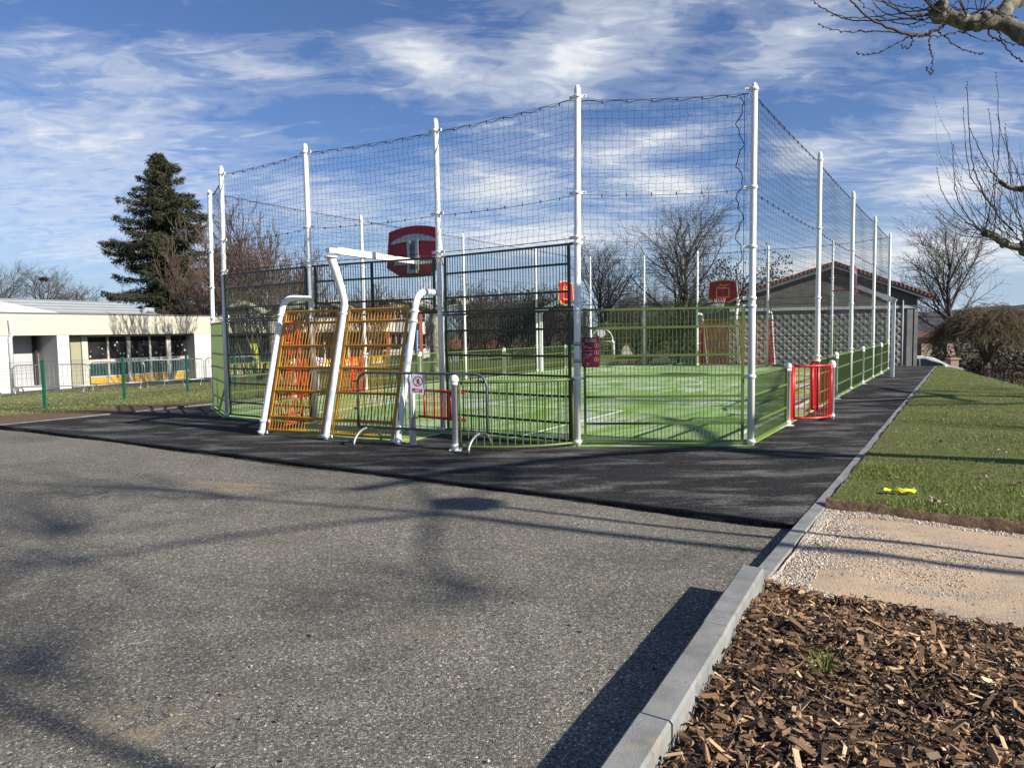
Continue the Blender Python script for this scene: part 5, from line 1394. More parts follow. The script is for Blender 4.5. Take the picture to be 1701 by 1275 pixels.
# dark undergrowth under the far trees
def leaf_mass(name, label, boxes, mat, n, size, seed, kind=None, cat=None):
    g = np.random.default_rng(seed); V = []; 
    tot = sum(b_[3]*b_[4]*b_[5] for b_ in boxes)
    for cx, cy, cz, sx, sy, sz in boxes:
        k = int(n*sx*sy*sz/tot); u = g.normal(0, 1, (k, 3)); u /= np.linalg.norm(u, axis=1)[:, None]; rad = g.random(k)[:, None]**.4
        c = np.array([cx, cy, cz]) + u*rad*np.array([sx, sy, sz])/2*(1+.12*np.sin(u[:, :1]*9+cx)*np.cos(u[:, 1:2]*8))
        a = g.normal(0, 1, (k, 3)); a /= np.linalg.norm(a, axis=1)[:, None]; b2 = np.cross(a, g.normal(0, 1, (k, 3))); b2 /= np.linalg.norm(b2, axis=1)[:, None]
        s_ = size*g.uniform(.5, 1.5, (k, 1))
        V.append(np.stack([c-a*s_, c+b2*s_*.5, c+a*s_, c-b2*s_*.5], 1).reshape(-1, 3))
    V = np.vstack(V); mb = MB(); mb.add(V, np.arange(len(V)).reshape(-1, 4))
    bx = boxes[0]
    o = obj(name, mb, mat, None, (bx[0], bx[1], bx[2]-bx[5]/2)); tag(o, label, cat, None, kind)
    return o
UNDER = make_island('winter_undergrowth', [(0, (.022, .020, .012)), (.5, (.060, .052, .030)), (1, (.12, .10, .065))])
leaf_mass('undergrowth', 'brown winter undergrowth along the far side of the court', [(Dp(px, 580, Y).x, Y, -.55+.25*math.sin(px), 7.5, 5, 3.4) for px, Y in [(700, 88), (780, 92), (860, 80), (930, 82), (1000, 88), (1070, 90), (1140, 84), (1210, 82), (1270, 86), (1180, 90)]], UNDER, 26000, .13, 3, 'stuff', 'undergrowth')
leaf_mass('undergrowth', 'brown brush behind the school and the white wing', [(Dp(px, 580, Y).x, Y, 0.1, 10, 5, 4.6) for px, Y in [(330, 70), (400, 72), (470, 74), (540, 90)]], UNDER, 9000, .14, 5, 'stuff', 'undergrowth')
leaf_mass('undergrowth', 'brown brush on the slope below the right lawn', [(Dp(px, 580, Y).x, Y, -.9, 7, 5, 3.6) for px, Y in [(1560, 60), (1620, 50), (1690, 52), (1740, 46)]], UNDER, 9000, .11, 6, 'stuff', 'undergrowth')
HEDGE = make_island('dark_hedge_leaf', [(0, (.006, .009, .005)), (.6, (.018, .026, .012)), (1, (.04, .05, .025))])
q = Dp(1622, 610, 31); leaf_mass('hedge', 'dark rounded evergreen bush left of the weeping tree trunk', [(q.x, 31, -.75, 1.3, 1.2, 1.7)], HEDGE, 5000, .035, 7, None, 'bush')
q = Dp(1685, 610, 30); leaf_mass('hedge', 'dark clipped hedge behind the red picket fence', [(q.x-.6, 30, -.85, 1.7, 1.0, 1.8), (q.x+.7, 29.4, -.85, 1.9, 1.0, 1.8), (q.x+2.2, 28.8, -.9, 1.9, 1.0, 1.8)], HEDGE, 9000, .035, 8, None, 'hedge')

# spruce behind the school
g = np.random.default_rng(77); sx_, sy_ = Dp(278, 500, 52).x, 52.0; szb = -1.0; SH = 15.6
sp = thing('spruce_tree', (sx_, sy_, szb), 'tall dark spruce with ragged spreading branches behind the school', 'tree')
mb = MB(); mb.tube([(sx_, sy_, szb), (sx_+.05, sy_, szb+8), (sx_, sy_, szb+SH)], [.32, .2, .03], 8); tr = obj('trunk', mb, BARKD, sp)
NEEDLE = make_island('spruce_needles', [(0, (.010, .014, .007)), (.5, (.028, .034, .013)), (.9, (.060, .062, .024)), (1, (.11, .09, .05))])
V = []; bmb = MB()
def prof_r(h):   # crown half width by relative height
    return np.interp(h, [.0, .22, .36, .43, .52, .60, .67, .74, .80, .87, .94, 1.0], [4.2, 4.7, 4.5, 3.1, 3.4, 4.0, 2.6, 2.9, 2.0, 1.75, 1.0, .15])
for k in range(230):
    h = (k+g.random())/230*.90+.09; az = k*2.399+g.normal(0, .3); Lb = prof_r(h)*g.uniform(.40, 1.30)
    if g.random() < .10: Lb *= 1.28
    Lb = min(Lb, 4.4 if h < .5 else 4.0)*(1 if h < .85 else .85)
    n = 7; p = np.array([sx_, sy_, szb+h*SH]); d = np.array([math.cos(az), math.sin(az), g.uniform(-.10, .22)+(.5 if h > .85 else 0)]); pts = [p]
    for i in range(n): d = unit(d+np.array([0, 0, -.05 if i < 4 else .10])+g.normal(0, .05, 3)); p = p+d*Lb/n; pts.append(p)
    bmb.tube(pts, np.linspace(.05, .012, n+1), 4, caps=False)
    m_ = int(66*Lb+34); t = g.random(m_)**.75*n; i = np.minimum(t.astype(int), n-1); f_ = (t-i)[:, None]; P = np.array(pts); c = P[i]*(1-f_)+P[i+1]*f_
    wdt = (.10+.20*(1-t/n))*Lb*.55
    side_ = np.array([-d[1], d[0], 0]); c = c + side_[None, :]*(g.normal(0, 1, m_)*wdt)[:, None] + np.stack([g.normal(0, .07, m_), g.normal(0, .07, m_), -np.abs(g.normal(0, .20, m_))+.05], -1)
    for _ in range(4):
        a = g.normal(0, 1, (m_, 3))*np.array([1, 1, .75])+np.array([0, 0, -.25]); a /= np.linalg.norm(a, axis=1)[:, None]; b2 = np.cross(a, g.normal(0, 1, (m_, 3))); b2 /= np.linalg.norm(b2, axis=1)[:, None]; s_ = g.uniform(.07, .17, (m_, 1))
        cc = c+g.normal(0, .05, (m_, 3)); V.append(np.stack([cc-b2*s_*.22, cc+a*s_*1.5, cc+b2*s_*.22], 1).reshape(-1, 3))
V = np.vstack(V); mb = MB(); mb.add(V, np.arange(len(V)).reshape(-1, 3)); obj('crown', mb, NEEDLE, sp); obj('branches', bmb, BARKD, tr)

# weeping dome tree on the right
g = np.random.default_rng(9); wx, wy = Dp(1641, 560, 30).x, 30.0; wz = -1.9
wp = thing('weeping_tree', (wx, wy, wz), 'bare weeping tree with a dense brown dome of hanging twigs beside the right lawn', 'tree')
mb = MB(); mb.tube([(wx, wy, wz), (wx+.03, wy, wz+1.1), (wx-.02, wy, wz+2.1)], [.16, .12, .12], 9)
for k in range(9): a = k*.7; mb.tube([(wx, wy, wz+1.8), (wx+.35*math.cos(a), wy+.35*math.sin(a), wz+2.6), (wx+1.0*math.cos(a), wy+1.0*math.sin(a), wz+3.2)], [.07, .05, .02], 5)
obj('trunk', mb, BARKD, wp)
mb = MB()
for k in range(3600):
    a = g.uniform(0, 6.283); rr0 = (1.62+.16*math.sin(a*3+1)+.10*math.sin(a*7))*math.sqrt(g.random()); el = math.sqrt(max(0, 1-(rr0/2.0)**2)); z0 = wz+2.0+(2.25+.18*math.sin(a*5+rr0*3))*el*g.uniform(.70, 1.03)
    p = np.array([wx+rr0*math.cos(a)*1.05, wy+rr0*math.sin(a), z0]); d = unit(np.array([math.cos(a+g.normal(0, .7)), math.sin(a+g.normal(0, .7)), g.uniform(-.2, .5)]))
    L = g.uniform(.5, 1.2)*(.55+.6*rr0/2.1); pts = [p]
    for i in range(5): d = unit(d+np.array([0, 0, -.36])+g.normal(0, .2, 3)); p = p+d*L/5; pts.append(p)
    if pts[-1][2] < wz+.9: continue
    mb.tube(pts, np.linspace(.010, .004, 6), 3, caps=False)
obj('crown', mb, TWIGO, wp)

# ------------------------------------------------------------------ pollarded plane trees
def knobby(mb, pts, r0, r1, g, n=9):
    P = np.array(smooth_path(pts)); K = len(P); s_ = np.linspace(0, 1, K)
    rad = (r0+(r1-r0)*s_)*(1+.10*np.sin(s_*17+g.random()*6)+g.normal(0, .05, K))
    P = P + g.normal(0, r0*.06, P.shape)
    mb.tube(P, rad, n, caps=True)
    return P
def fist(mb, p, r, g):
    for k in range(9):
        d = unit(g.normal(0, 1, 3)); c = p+d*r*.55; q = r*g.uniform(.35, .75)
        th = np.linspace(0, math.pi, 5)
        mb.lathe([(q*math.sin(t)*(1+g.normal(0, .08)), -q*math.cos(t)) for t in th], 7, c)
def twig(mb, p, d, L, r, g, up=.16, lv=0):
    n = 9; pts = [p]
    for i in range(n-1):
        d = unit(d+np.array([0, 0, up*(.4+i/n)])+g.normal(0, .055, 3)); pts.append(pts[-1]+d*L/(n-1))
    mb.tube(pts, np.linspace(r, r*.35, n), 4, caps=False)
    for k in range(1, n):
        if lv < 1 and g.random() < .22 and L > .8: twig(mb, pts[k], unit(d+g.normal(0, .6, 3)), L*g.uniform(.2, .4), r*.5, g, up, 1)
        if g.random() < .5: q = pts[k]+g.normal(0, .003, 3); mb.box(q, (.011, .011, .014))
def plane_tree(label, loc, h, seed, limbs=None, extra=None, r=.22, ntw=10, tl=(.8, 1.9), nl=5, reach=(1.6, 2.6), group='pollarded plane trees', twr=.007):
    g = np.random.default_rng(seed); base = np.array(loc, float)
    root = thing('plane_tree', tuple(loc), label, 'tree', group)
    tk, cr = MB(), MB()
    top = base+np.array([g.normal(0, .08), g.normal(0, .08), h])
    knobby(tk, [base+np.array([0, 0, -.2]), base+np.array([.02, 0, h*.4]), top], r*1.15, r*.85, g, 12)
    fist(tk, top, r*1.1, g)
    if limbs is None:
        limbs = []; a0 = g.uniform(0, 6.28)
        for k in range(nl):
            a = a0+k*2*math.pi/nl+g.normal(0, .2); L = g.uniform(*reach); d = np.array([math.cos(a), math.sin(a), 0])
            limbs.append([top, top+d*L*.35+np.array([0, 0, .25]), top+d*L*.7+np.array([0, 0, g.uniform(.2, .6)]), top+d*L+np.array([0, 0, g.uniform(.3, .9)])])
    for lb in limbs:
        P = knobby(tk, [np.array(q, float) for q in lb], r*.62, r*.38, g)
        ends = [P[-1]] + ([P[len(P)*2//3]] if g.random() < .7 else [])
        for e in ends:
            fist(tk, e, r*.55, g); d0 = unit(P[-1]-P[0])
            for k in range(ntw): twig(cr, e+g.normal(0, r*.25, 3), unit(d0*.7+g.normal(0, .75, 3)+np.array([0, 0, .35])), g.uniform(*tl), twr, g)
    if extra: extra(tk, cr, g)
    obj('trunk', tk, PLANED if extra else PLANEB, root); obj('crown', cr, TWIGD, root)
    return root
def px_twig(mb, pts, r, g):
    P = np.array(smooth_path([Dp(x, y, Y) for x, y, Y in pts])); P = P + g.normal(0, .006, P.shape)
    mb.tube(P, np.linspace(r, r*.35, len(P)), 5, caps=False)
    for k in range(2, len(P), 3): mb.box(P[k]+g.normal(0, .003, 3), (.013, .013, .016))
def ex1(tk, cr, g):
    fist(tk, np.array(Dp(1560, 16, 7.9)), .10, g); fist(tk, np.array(Dp(1652, 26, 7.9)), .075, g); fist(tk, np.array(Dp(1605, 34, 7.9)), .06, g)
    knobby(tk, [Dp(1655, 32, 7.9), Dp(1675, 10, 8.0), Dp(1720, -30, 8.2)], .075, .10, g)
    for pts, r in (([(1567, 44, 7.9), (1527, 63, 7.8), (1489, 51, 7.7), (1442, 33, 7.6), (1405, -6, 7.5)], .020), ([(1520, 56, 7.8), (1440, 51, 7.7), (1397, 55, 7.6), (1360, 40, 7.5)], .009),
                   ([(1530, 31, 7.9), (1466, 35, 7.9), (1407, 35, 8.0), (1367, 16, 8.1), (1345, -4, 8.1)], .010), ([(1540, 24, 7.9), (1503, 28, 7.8), (1460, -4, 7.8)], .014),
                   ([(1545, 50, 7.8), (1543, 78, 7.8), (1548, 92, 7.8), (1550, 118, 7.8), (1544, 126, 7.8), (1539, 112, 7.8)], .008), ([(1555, 50, 7.9), (1583, 73, 7.8), (1612, 88, 7.7), (1632, 89, 7.7)], .008),
                   ([(1647, 45, 7.9), (1640, 57, 7.9), (1668, 71, 7.8), (1705, 76, 7.8)], .012), ([(1656, 46, 7.9), (1663, 68, 7.8), (1680, 92, 7.8), (1699, 102, 7.8)], .011),
                   ([(1507, 62, 7.8), (1475, 81, 7.7), (1442, 93, 7.7), (1423, 89, 7.7)], .008), ([(1518, 56, 7.8), (1516, 70, 7.8), (1508, 82, 7.8), (1498, 76, 7.8)], .006),
                   ([(1641, 44, 7.9), (1600, 52, 7.9), (1560, 61, 7.8), (1525, 62, 7.8)], .010), ([(1560, 10, 7.9), (1500, 22, 8.2), (1440, 30, 8.3), (1380, 26, 8.4)], .009),
                   ([(1555, 14, 7.9), (1530, -10, 8)], .012), ([(1568, 8, 7.9), (1580, -20, 8)], .011), ([(1600, 30, 7.9), (1640, 12, 7.8), (1660, -10, 7.8)], .009), ([(1570, 20, 7.9), (1610, 14, 7.8), (1650, 16, 7.7), (1690, 30, 7.7)], .008),
                   ([(1550, 18, 7.9), (1490, 10, 8.0), (1430, -6, 8.1)], .008), ([(1545, 30, 7.9), (1500, 45, 8.1), (1450, 22, 8.2), (1420, -5, 8.2)], .007)):
        px_twig(cr, pts, r, g)
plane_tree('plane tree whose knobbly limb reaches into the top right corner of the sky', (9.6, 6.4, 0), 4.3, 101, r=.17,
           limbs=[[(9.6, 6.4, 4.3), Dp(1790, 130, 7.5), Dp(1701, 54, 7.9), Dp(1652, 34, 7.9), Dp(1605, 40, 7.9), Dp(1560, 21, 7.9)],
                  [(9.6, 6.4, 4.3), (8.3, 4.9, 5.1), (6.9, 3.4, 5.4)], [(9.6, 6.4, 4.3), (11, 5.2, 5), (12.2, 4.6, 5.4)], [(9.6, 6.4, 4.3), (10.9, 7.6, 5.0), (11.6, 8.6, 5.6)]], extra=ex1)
def ex2(tk, cr, g):
    Y = 13.6
    fist(tk, np.array(Dp(1700, 412, Y)), .15, g)
    knobby(tk, [Dp(1760, 300, 13.0), Dp(1701, 314, 13.2), Dp(1679, 314, 13.3), Dp(1661, 302, 13.3)], .07, .03, g)
    for pts, r in (([(1635, 387), (1614, 375), (1580, 347), (1563, 317), (1556, 279)], .013), ([(1632, 386), (1601, 353), (1587, 322), (1584, 286), (1583, 240)], .013), ([(1643, 388), (1619, 373), (1600, 350), (1587, 305)], .008),
                   ([(1683, 382), (1670, 373), (1643, 338), (1622, 296), (1611, 250), (1606, 135)], .018), ([(1690, 392), (1662, 365), (1640, 330), (1612, 300), (1603, 240), (1600, 180)], .013), ([(1635, 386), (1645, 345), (1652, 300), (1649, 235), (1642, 180)], .012),
                   ([(1636, 393), (1610, 394), (1583, 387), (1565, 373), (1554, 358)], .009), ([(1630, 389), (1601, 384), (1574, 369), (1558, 346)], .009), ([(1650, 391), (1655, 360), (1650, 320), (1660, 270), (1660, 190), (1654, 120)], .012),
                   ([(1661, 302), (1640, 275), (1625, 245), (1608, 205)], .013), ([(1679, 313), (1677, 280), (1672, 240), (1670, 205)], .008), ([(1660, 302), (1640, 318), (1612, 318), (1590, 305), (1586, 287)], .008),
                   ([(1701, 400), (1692, 360), (1670, 325), (1640, 300), (1620, 262)], .011), ([(1700, 395), (1705, 340), (1690, 280), (1672, 250), (1655, 190)], .012), ([(1665, 396), (1660, 370), (1662, 335), (1655, 290)], .008),
                   ([(1650, 395), (1625, 405), (1600, 402)], .006), ([(1672, 405), (1690, 425), (1705, 435)], .006), ([(1701, 318), (1660, 300), (1640, 280), (1622, 262)], .007), ([(1701, 290), (1680, 285), (1655, 290), (1630, 282)], .006)):
        px_twig(cr, [(x, y, Y+.5*math.sin(i+x)) for i, (x, y) in enumerate(pts)], r, g)
    for k in range(20):
        e = np.array(Dp(1695+g.uniform(-8, 40), 405+g.uniform(-15, 10), Y)); twig(cr, e, unit(np.array([-.5, g.normal(0, .4), .6])+g.normal(0, .35, 3)), g.uniform(1.2, 2.6), .008, g, .2)
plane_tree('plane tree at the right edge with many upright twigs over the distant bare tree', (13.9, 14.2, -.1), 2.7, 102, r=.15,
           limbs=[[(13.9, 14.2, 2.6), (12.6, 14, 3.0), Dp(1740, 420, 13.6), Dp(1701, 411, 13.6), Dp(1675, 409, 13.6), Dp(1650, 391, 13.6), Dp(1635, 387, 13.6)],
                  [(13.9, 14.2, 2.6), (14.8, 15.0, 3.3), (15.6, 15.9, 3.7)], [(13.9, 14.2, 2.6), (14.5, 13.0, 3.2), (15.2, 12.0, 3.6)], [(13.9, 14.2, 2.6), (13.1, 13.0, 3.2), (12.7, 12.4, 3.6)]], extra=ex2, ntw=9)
# others of the row stand beside the car park out of the picture; their shadows lie across it
gP = 'plane trees shading the car park'
for (x, y, h, sd_, rad, nt_, rc, lab) in ((9.2, 1.65, 6.3, 103, .065, 22, (1.6, 3.0), 'plane tree beyond the gravel path'), (7.3, -1.75, 6.7, 104, .045, 34, (1.3, 2.5), 'plane tree beside the car park'),
                                   (18.5, 4.0, 6.8, 106, .13, 16, (2, 3.4), 'tall plane tree on the right slope'), (19.5, 11.5, 6.2, 107, .13, 16, (2, 3.4), 'plane tree low on the right slope')):
    plane_tree(lab+', casting branch shadows on the ground', (x, y, float(zt(x, y))), h, sd_, r=rad, ntw=nt_, nl=5, reach=rc, tl=(1.0, 2.4), group=gP, twr=.010)
# planes of the school yard, seen through the net
plane_tree('pale trunked plane tree with cut limbs, just left of the middle white post', (*Dp(723, 560, 29.5).xy, -.4), 2.9, 111, r=.24, ntw=5, tl=(.25, .7), reach=(1.3, 2.2), group='school yard plane trees', twr=.010)
plane_tree('mottled plane tree with spreading cut limbs behind the left fence bay', (*Dp(455, 560, 31).xy, -.6), 3.1, 112, r=.24, ntw=7, tl=(.4, 1.1), reach=(1.6, 2.6), group='school yard plane trees', twr=.010)
plane_tree('plane tree with mottled limbs behind the goal middle leg', (*Dp(600, 560, 37).xy, -.6), 3.3, 113, r=.22, ntw=7, tl=(.4, 1.1), reach=(1.7, 2.8), group='school yard plane trees', twr=.010)

# ------------------------------------------------------------------ ground cover in view
def in_view(P, m=40):
    d = P - np.array([0, 0, CAM_H]); yc = d[:, 1]*math.cos(PITCH)-d[:, 2]*math.sin(PITCH); zc = d[:, 1]*math.sin(PITCH)+d[:, 2]*math.cos(PITCH)
    X = FPX*d[:, 0]/np.maximum(yc, .01); Y = -FPX*zc/np.maximum(yc, .01)
    return (yc > .2) & (abs(X) < 850+m) & (Y < 637+m+30)
def sample_strip(edge0, edge1, n, g, pw=1.0):
    e0, e1 = np.array(edge0, float), np.array(edge1, float)
    t = g.random(n)*(len(e0)-1); k = np.minimum(t.astype(int), len(e0)-2); f = (t-k)[:, None]
    s_ = (g.random(n)**pw)[:, None]
    P = (e0[k]*(1-f)+e0[k+1]*f)*(1-s_)+(e1[k]*(1-f)+e1[k+1]*f)*s_
    return P, s_[:, 0]
def blades(name, label, P, z, h, w, mat, g, lean=.5):
    n = len(P); a = g.random(n)*2*math.pi; hh = h*g.uniform(.45, 1.25, n); b_ = np.stack([P[:, 0], P[:, 1], z-.004], -1)
    d = np.stack([np.cos(a), np.sin(a), np.zeros(n)], -1); ln = np.stack([g.normal(0, lean, n), g.normal(0, lean, n), np.ones(n)], -1)*hh[:, None]
    ww = (w*g.uniform(.6, 1.3, n))[:, None]
    V = np.stack([b_-d*ww, b_+d*ww, b_+ln], 1).reshape(-1, 3)
    mb = MB(); mb.add(V, np.arange(len(V)).reshape(-1, 3)); o = obj(name, mb, mat); tag(o, label, 'grass', None, 'stuff'); return o
def octas(mb, P, r, g, flat=.7):
    n = len(P); base = np.array([[1, 0, 0], [-1, 0, 0], [0, 1, 0], [0, -1, 0], [0, 0, 1], [0, 0, -1]], float)
    a = g.random(n)*6.283; c, s_ = np.cos(a), np.sin(a); rx = r*g.uniform(.7, 1.4, n)
    V = base[None, :, :]*(rx[:, None, None]*g.uniform(.7, 1.25, (n, 6, 1)))
    V[:, :, 2] *= flat; V[:, :, 1] *= g.uniform(.55, 1, (n, 1))
    x = V[..., 0]*c[:, None]-V[..., 1]*s_[:, None]; y = V[..., 0]*s_[:, None]+V[..., 1]*c[:, None]
    V = np.stack([x, y, V[..., 2]], -1)+P[:, None, :]
    f = np.array([[0, 2, 4], [2, 1, 4], [1, 3, 4], [3, 0, 4], [2, 0, 5], [1, 2, 5], [3, 1, 5], [0, 3, 5]])
    mb.add(V.reshape(-1, 3), (f[None]+np.arange(n)[:, None, None]*6).reshape(-1, 3))
g = np.random.default_rng(200)
# lawn on the right
P, s_ = sample_strip(LK, LO, 900000, g, 1.0); z = lawn_z(P[:, 0], P[:, 1]); Q = np.column_stack([P, z]); dist = np.hypot(P[:, 0], P[:, 1])
edge_d = np.min([np.hypot(P[:, 0]-(p[0]+t*(q[0]-p[0])), P[:, 1]-(p[1]+t*(q[1]-p[1]))) for p, q in zip(GRE[:-1], GRE[1:]) for t in np.linspace(0, 1, 9)], axis=0)
beyond = (np.interp(P[:, 0], [p[0] for p in GRE], [p[1] for p in GRE])+.09+np.abs(g.normal(0, .09, len(P)))) < P[:, 1]
patch = .5+.5*np.sin(P[:, 0]*1.7+P[:, 1]*.9)*np.sin(P[:, 1]*1.3-P[:, 0]*.6)
k = in_view(Q) & beyond & (g.random(len(P)) < np.clip(9.5/dist, .12, 1.0)) & (g.random(len(P)) < np.clip(.25+.95*patch, 0, 1)) & (brow_dist(P[:, 0], P[:, 1]) < 1.2)
hv = .024+.020*np.clip(np.sin(P[k, 0]*2.9+1.3*np.sin(P[k, 1]*2.1))*np.sin(P[k, 1]*3.3+P[k, 0])+.25, 0, 1)
blades('grass', 'short mown grass of the right lawn', P[k], z[k], hv, .0032, BLADEM, g)
P2 = P[~k & in_view(Q) & beyond][:1500]; z2 = lawn_z(P2[:, 0], P2[:, 1]); m_ = g.random(len(P2)) < .22
mb = MB()
for p, zq in zip(P2[m_], z2[m_]):
    th = np.arange(6)*math.pi/3; r_ = g.uniform(.008, .016); mb.add([(p[0]+r_*math.cos(t), p[1]+r_*math.sin(t), zq+.028+g.uniform(-.003, .003)) for t in th], [list(range(6))])
o = obj('daisies', mb, DAISY); tag(o, 'tiny white daisies sprinkled over the right lawn', 'flowers', None, 'stuff')
# lawn by the school
P, s_ = sample_strip(LL, L2, 420000, g); z = lawnl_z(P[:, 0], P[:, 1]); Q = np.column_stack([P, z])
bare = np.min([np.hypot(P[:, 0]-W(-11.1, v_)[0], P[:, 1]-W(-11.1, v_)[1])-max(.25, 1.9-.3*v_) for v_ in np.linspace(-3, 5, 24)], axis=0)
k = in_view(Q) & (bare > g.normal(0, .25, len(P))) & (np.hypot(P[:, 0], P[:, 1]) < 34)
blades('grass', 'rough mown grass between the path and the school', P[k], z[k], .055, .006, BLADED, g)
m_ = k & (g.random(len(P)) < .010); mb = MB()
for p, zq in zip(P[m_], z[m_]):
    th = np.arange(5)*2*math.pi/5; r_ = g.uniform(.014, .030); mb.add([(p[0]+r_*math.cos(t), p[1]+r_*math.sin(t), zq+.052) for t in th], [list(range(5))])
o = obj('daisies', mb, DAISY); tag(o, 'tiny white daisies in the grass by the school', 'flowers', None, 'stuff')
# gravel stones
P, s_ = sample_strip(MUL, GRE, 42000, g); zq = 0.0+0.012*np.sin(P[:, 0]*3.1)*np.sin(P[:, 1]*2.7)+0.006*np.sin(P[:, 0]*9+P[:, 1]*7)
su_, sv_ = local(P[:, 0], P[:, 1]); pt = np.sin(P[:, 0]*2.1+P[:, 1]*1.1)*np.sin(P[:, 1]*2.6-P[:, 0]*.8)+.55*np.sin(P[:, 0]*5.3)*np.sin(P[:, 1]*4.7)
near_edge = (s_ > .93) | (s_ < .05) | (su_ < KO+.25)
k = in_view(np.column_stack([P, zq])) & (near_edge | (g.random(len(P)) < np.clip(.10+.75*pt, .03, 1)))
mb = MB(); r_ = .0060*g.uniform(.5, 1.3, k.sum())*np.where(near_edge[k], 1.35, 1.0); octas(mb, np.column_stack([P[k], zq[k]+r_*.35]), r_, g)
o = obj('gravel', mb, STONEM); tag(o, 'pale limestone gravel spread on the sandy path', 'gravel', None, 'stuff')
# loose grit on the old asphalt
n = 9000; P = np.column_stack([g.uniform(-7, 3, n), g.uniform(1.9, 9.5, n)]); su_, sv_ = local(P[:, 0], P[:, 1])
k = (su_ < KIN-.03) & (sv_ < -2.98) & (g.random(n) < np.clip(3.6/P[:, 1], .15, 1)); Q = np.column_stack([P[k], np.full(k.sum(), -.056)]); Q = Q[in_view(Q)]
mb = MB(); octas(mb, Q, .0042*g.lognormal(0, .42, len(Q)), g); o = obj('grit', mb, ROADST); tag(o, 'loose grit on the old grey asphalt', 'grit', None, 'stuff')
# bark mulch
P, s_ = sample_strip(MB0, MB1, 105000, g, .9)
e = np.interp(P[:, 0], [p[0] for p in MUL], [p[1] for p in MUL]) + np.where(g.random(len(P)) < .03, np.abs(g.normal(0, .13, len(P))), g.normal(0, .03, len(P))) - .02
z = mulch_z(P[:, 0], P[:, 1]); k = in_view(np.column_stack([P, z]), 60) & (P[:, 1] < e); P = P[k]; z = z[k]; n = len(P)
L = g.lognormal(-3.85, .66, n).clip(.007, .16); wd_ = L*g.beta(1.6, 3.2, n)*.8; wd_ = wd_.clip(.0025, .026); tk_ = wd_*g.uniform(.15, .55, n)
yaw = g.random(n)*6.283; pit = g.normal(0, .32, n); rol = g.normal(0, .5, n)
cy, sy, cp, sp_, cr_, sr_ = np.cos(yaw), np.sin(yaw), np.cos(pit), np.sin(pit), np.cos(rol), np.sin(rol)
ax = np.stack([cy*cp, sy*cp, sp_], -1); ay = np.stack([-sy*cr_-cy*sp_*sr_, cy*cr_-sy*sp_*sr_, cp*sr_], -1); az_ = np.cross(ax, ay)
c = np.column_stack([P, z+g.random(n)**1.6*.034+.002])
V = []
for sz in (-1, 1):
    for sy_2 in (-1, 1):
        for sx in (-1, 1):
            j = g.uniform(.25 if sx > 0 else .5, 1.15, (n, 3)); j[:, 0] = j[:, 0]*.5+.5
            V.append(c + ax*(sx*L/2*j[:, 0])[:, None] + ay*(sy_2*wd_/2*j[:, 1])[:, None] + az_*(sz*tk_/2*j[:, 2])[:, None] + az_*((np.abs(sx*.5)*.12*L*g.uniform(-1, 1, n)))[:, None]*.3)
V = np.stack(V, 1); f = np.array([[0, 2, 3, 1], [4, 5, 7, 6], [0, 1, 5, 4], [2, 6, 7, 3], [0, 4, 6, 2], [1, 3, 7, 5]])
mb = MB(); mb.add(V.reshape(-1, 3), (f[None]+np.arange(n)[:, None, None]*8).reshape(-1, 4))
o = obj('bark_mulch', mb, CHIPM); tag(o, 'brown bark and wood chip mulch beside the kerb', 'mulch', None, 'stuff')
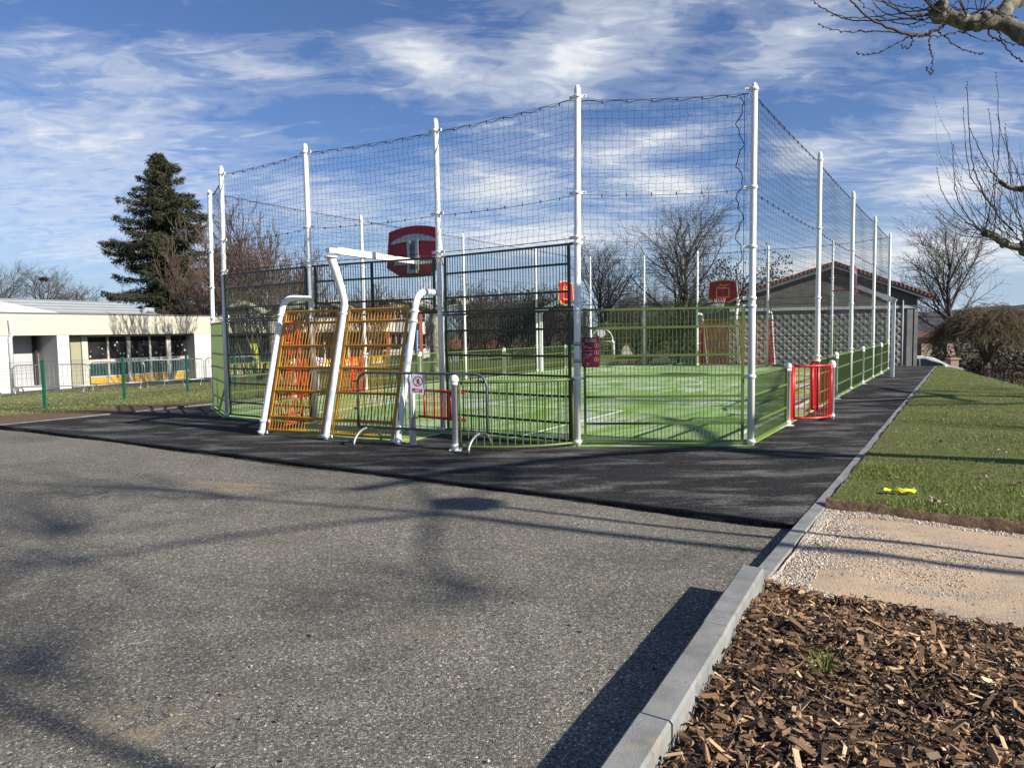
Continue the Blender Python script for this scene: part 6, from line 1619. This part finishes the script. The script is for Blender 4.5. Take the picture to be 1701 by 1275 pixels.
# grass tuft in the mulch
tx = G(1368, 1112, .07); n = 90; a = g.random(n)*6.283; r_ = .045*np.sqrt(g.random(n)); mb = MB()
for k in range(n):
    b0 = np.array([tx.x+r_[k]*math.cos(a[k]), tx.y+r_[k]*math.sin(a[k]), float(mulch_z(tx.x, tx.y))]); d = unit(np.array([math.cos(a[k])*.5+g.normal(0, .25), math.sin(a[k])*.5+g.normal(0, .25), 1])); h = g.uniform(.05, .12)
    sd_ = unit(np.cross(d, [0, 0, 1.]))*.0016; q = b0+d*h*.6; t_ = b0+d*h+np.array([d[0]*h*.3, d[1]*h*.3, -.01]); mb.add([b0-sd_, b0+sd_, q+sd_*.8, q-sd_*.8, t_], [[0, 1, 2, 3]]); mb.f.append(np.array([[3, 2, 4]])+mb.n-5); mb.mi.append(0); mb.sm.append(False)
o = obj('grass_tuft', mb, BLADEM, None, tuple(tx)); tag(o, 'green grass tuft growing in the bark mulch', 'plant')
# yellow rag on the lawn
rx = G(1497, 816, .06); mb = MB(); u = np.linspace(0, 1, 26); w_ = np.linspace(0, 1, 8); U, Wv = np.meshgrid(u, w_, indexing='ij')
X = rx.x-.135+.27*U+.02*np.sin(Wv*5+U*9); Y = rx.y+.05*(Wv-.5)+.035*np.sin(U*7); Z = .052+.022*np.abs(np.sin(U*9.0+Wv*1.5))*(.4+.6*Wv)+.012*np.sin(U*21+Wv*6)+.010
mb.grid(X, Y, Z); mb.grid(X[:, ::-1], Y[:, ::-1]+.004, Z[:, ::-1]-.006); o = obj('rag', mb, plain('yellow_cloth', (.80, .78, .03), .7, var=.12, scale=20), None, (rx.x, rx.y, .04)); tag(o, 'crumpled bright yellow rag lying on the lawn', 'rag')
# dead leaves on the lawn
lf = None
for i, (px, py) in enumerate([(1556, 728), (1562, 731), (1548, 826), (1553, 832), (1561, 830), (1668, 843), (1620, 838), (1585, 722), (1678, 722), (1690, 800), (1640, 790), (1490, 790), (1500, 796), (1575, 700), (1660, 745), (1615, 712)]):
    q = G(px, py, .075)
    if lf is None:
        mb = MB(); th = np.linspace(0, 2*math.pi, 13)[:-1]; R_ = .045*(1+.35*np.cos(th*5)); V = [(0, 0, .004)]+[(r*math.cos(t), r*math.sin(t)*.8, .012*math.sin(t*3)) for t, r in zip(th, R_)]
        mb.add(V, [[0, 1+k, 1+(k+1) % 12] for k in range(12)]); lf = obj('dead_leaf', mb, LEAFM); o = lf
    else: o = lf.copy(); COL.objects.link(o)
    o.location = (q.x, q.y, .065); o.rotation_euler = (g.normal(0, .3), g.normal(0, .3), g.uniform(0, 6)); s_ = g.uniform(.4, .95); o.scale = (s_, s_, s_)
    tag(o, 'dry curled brown leaf lying on the right lawn', 'leaf', 'dead leaves on the lawn')
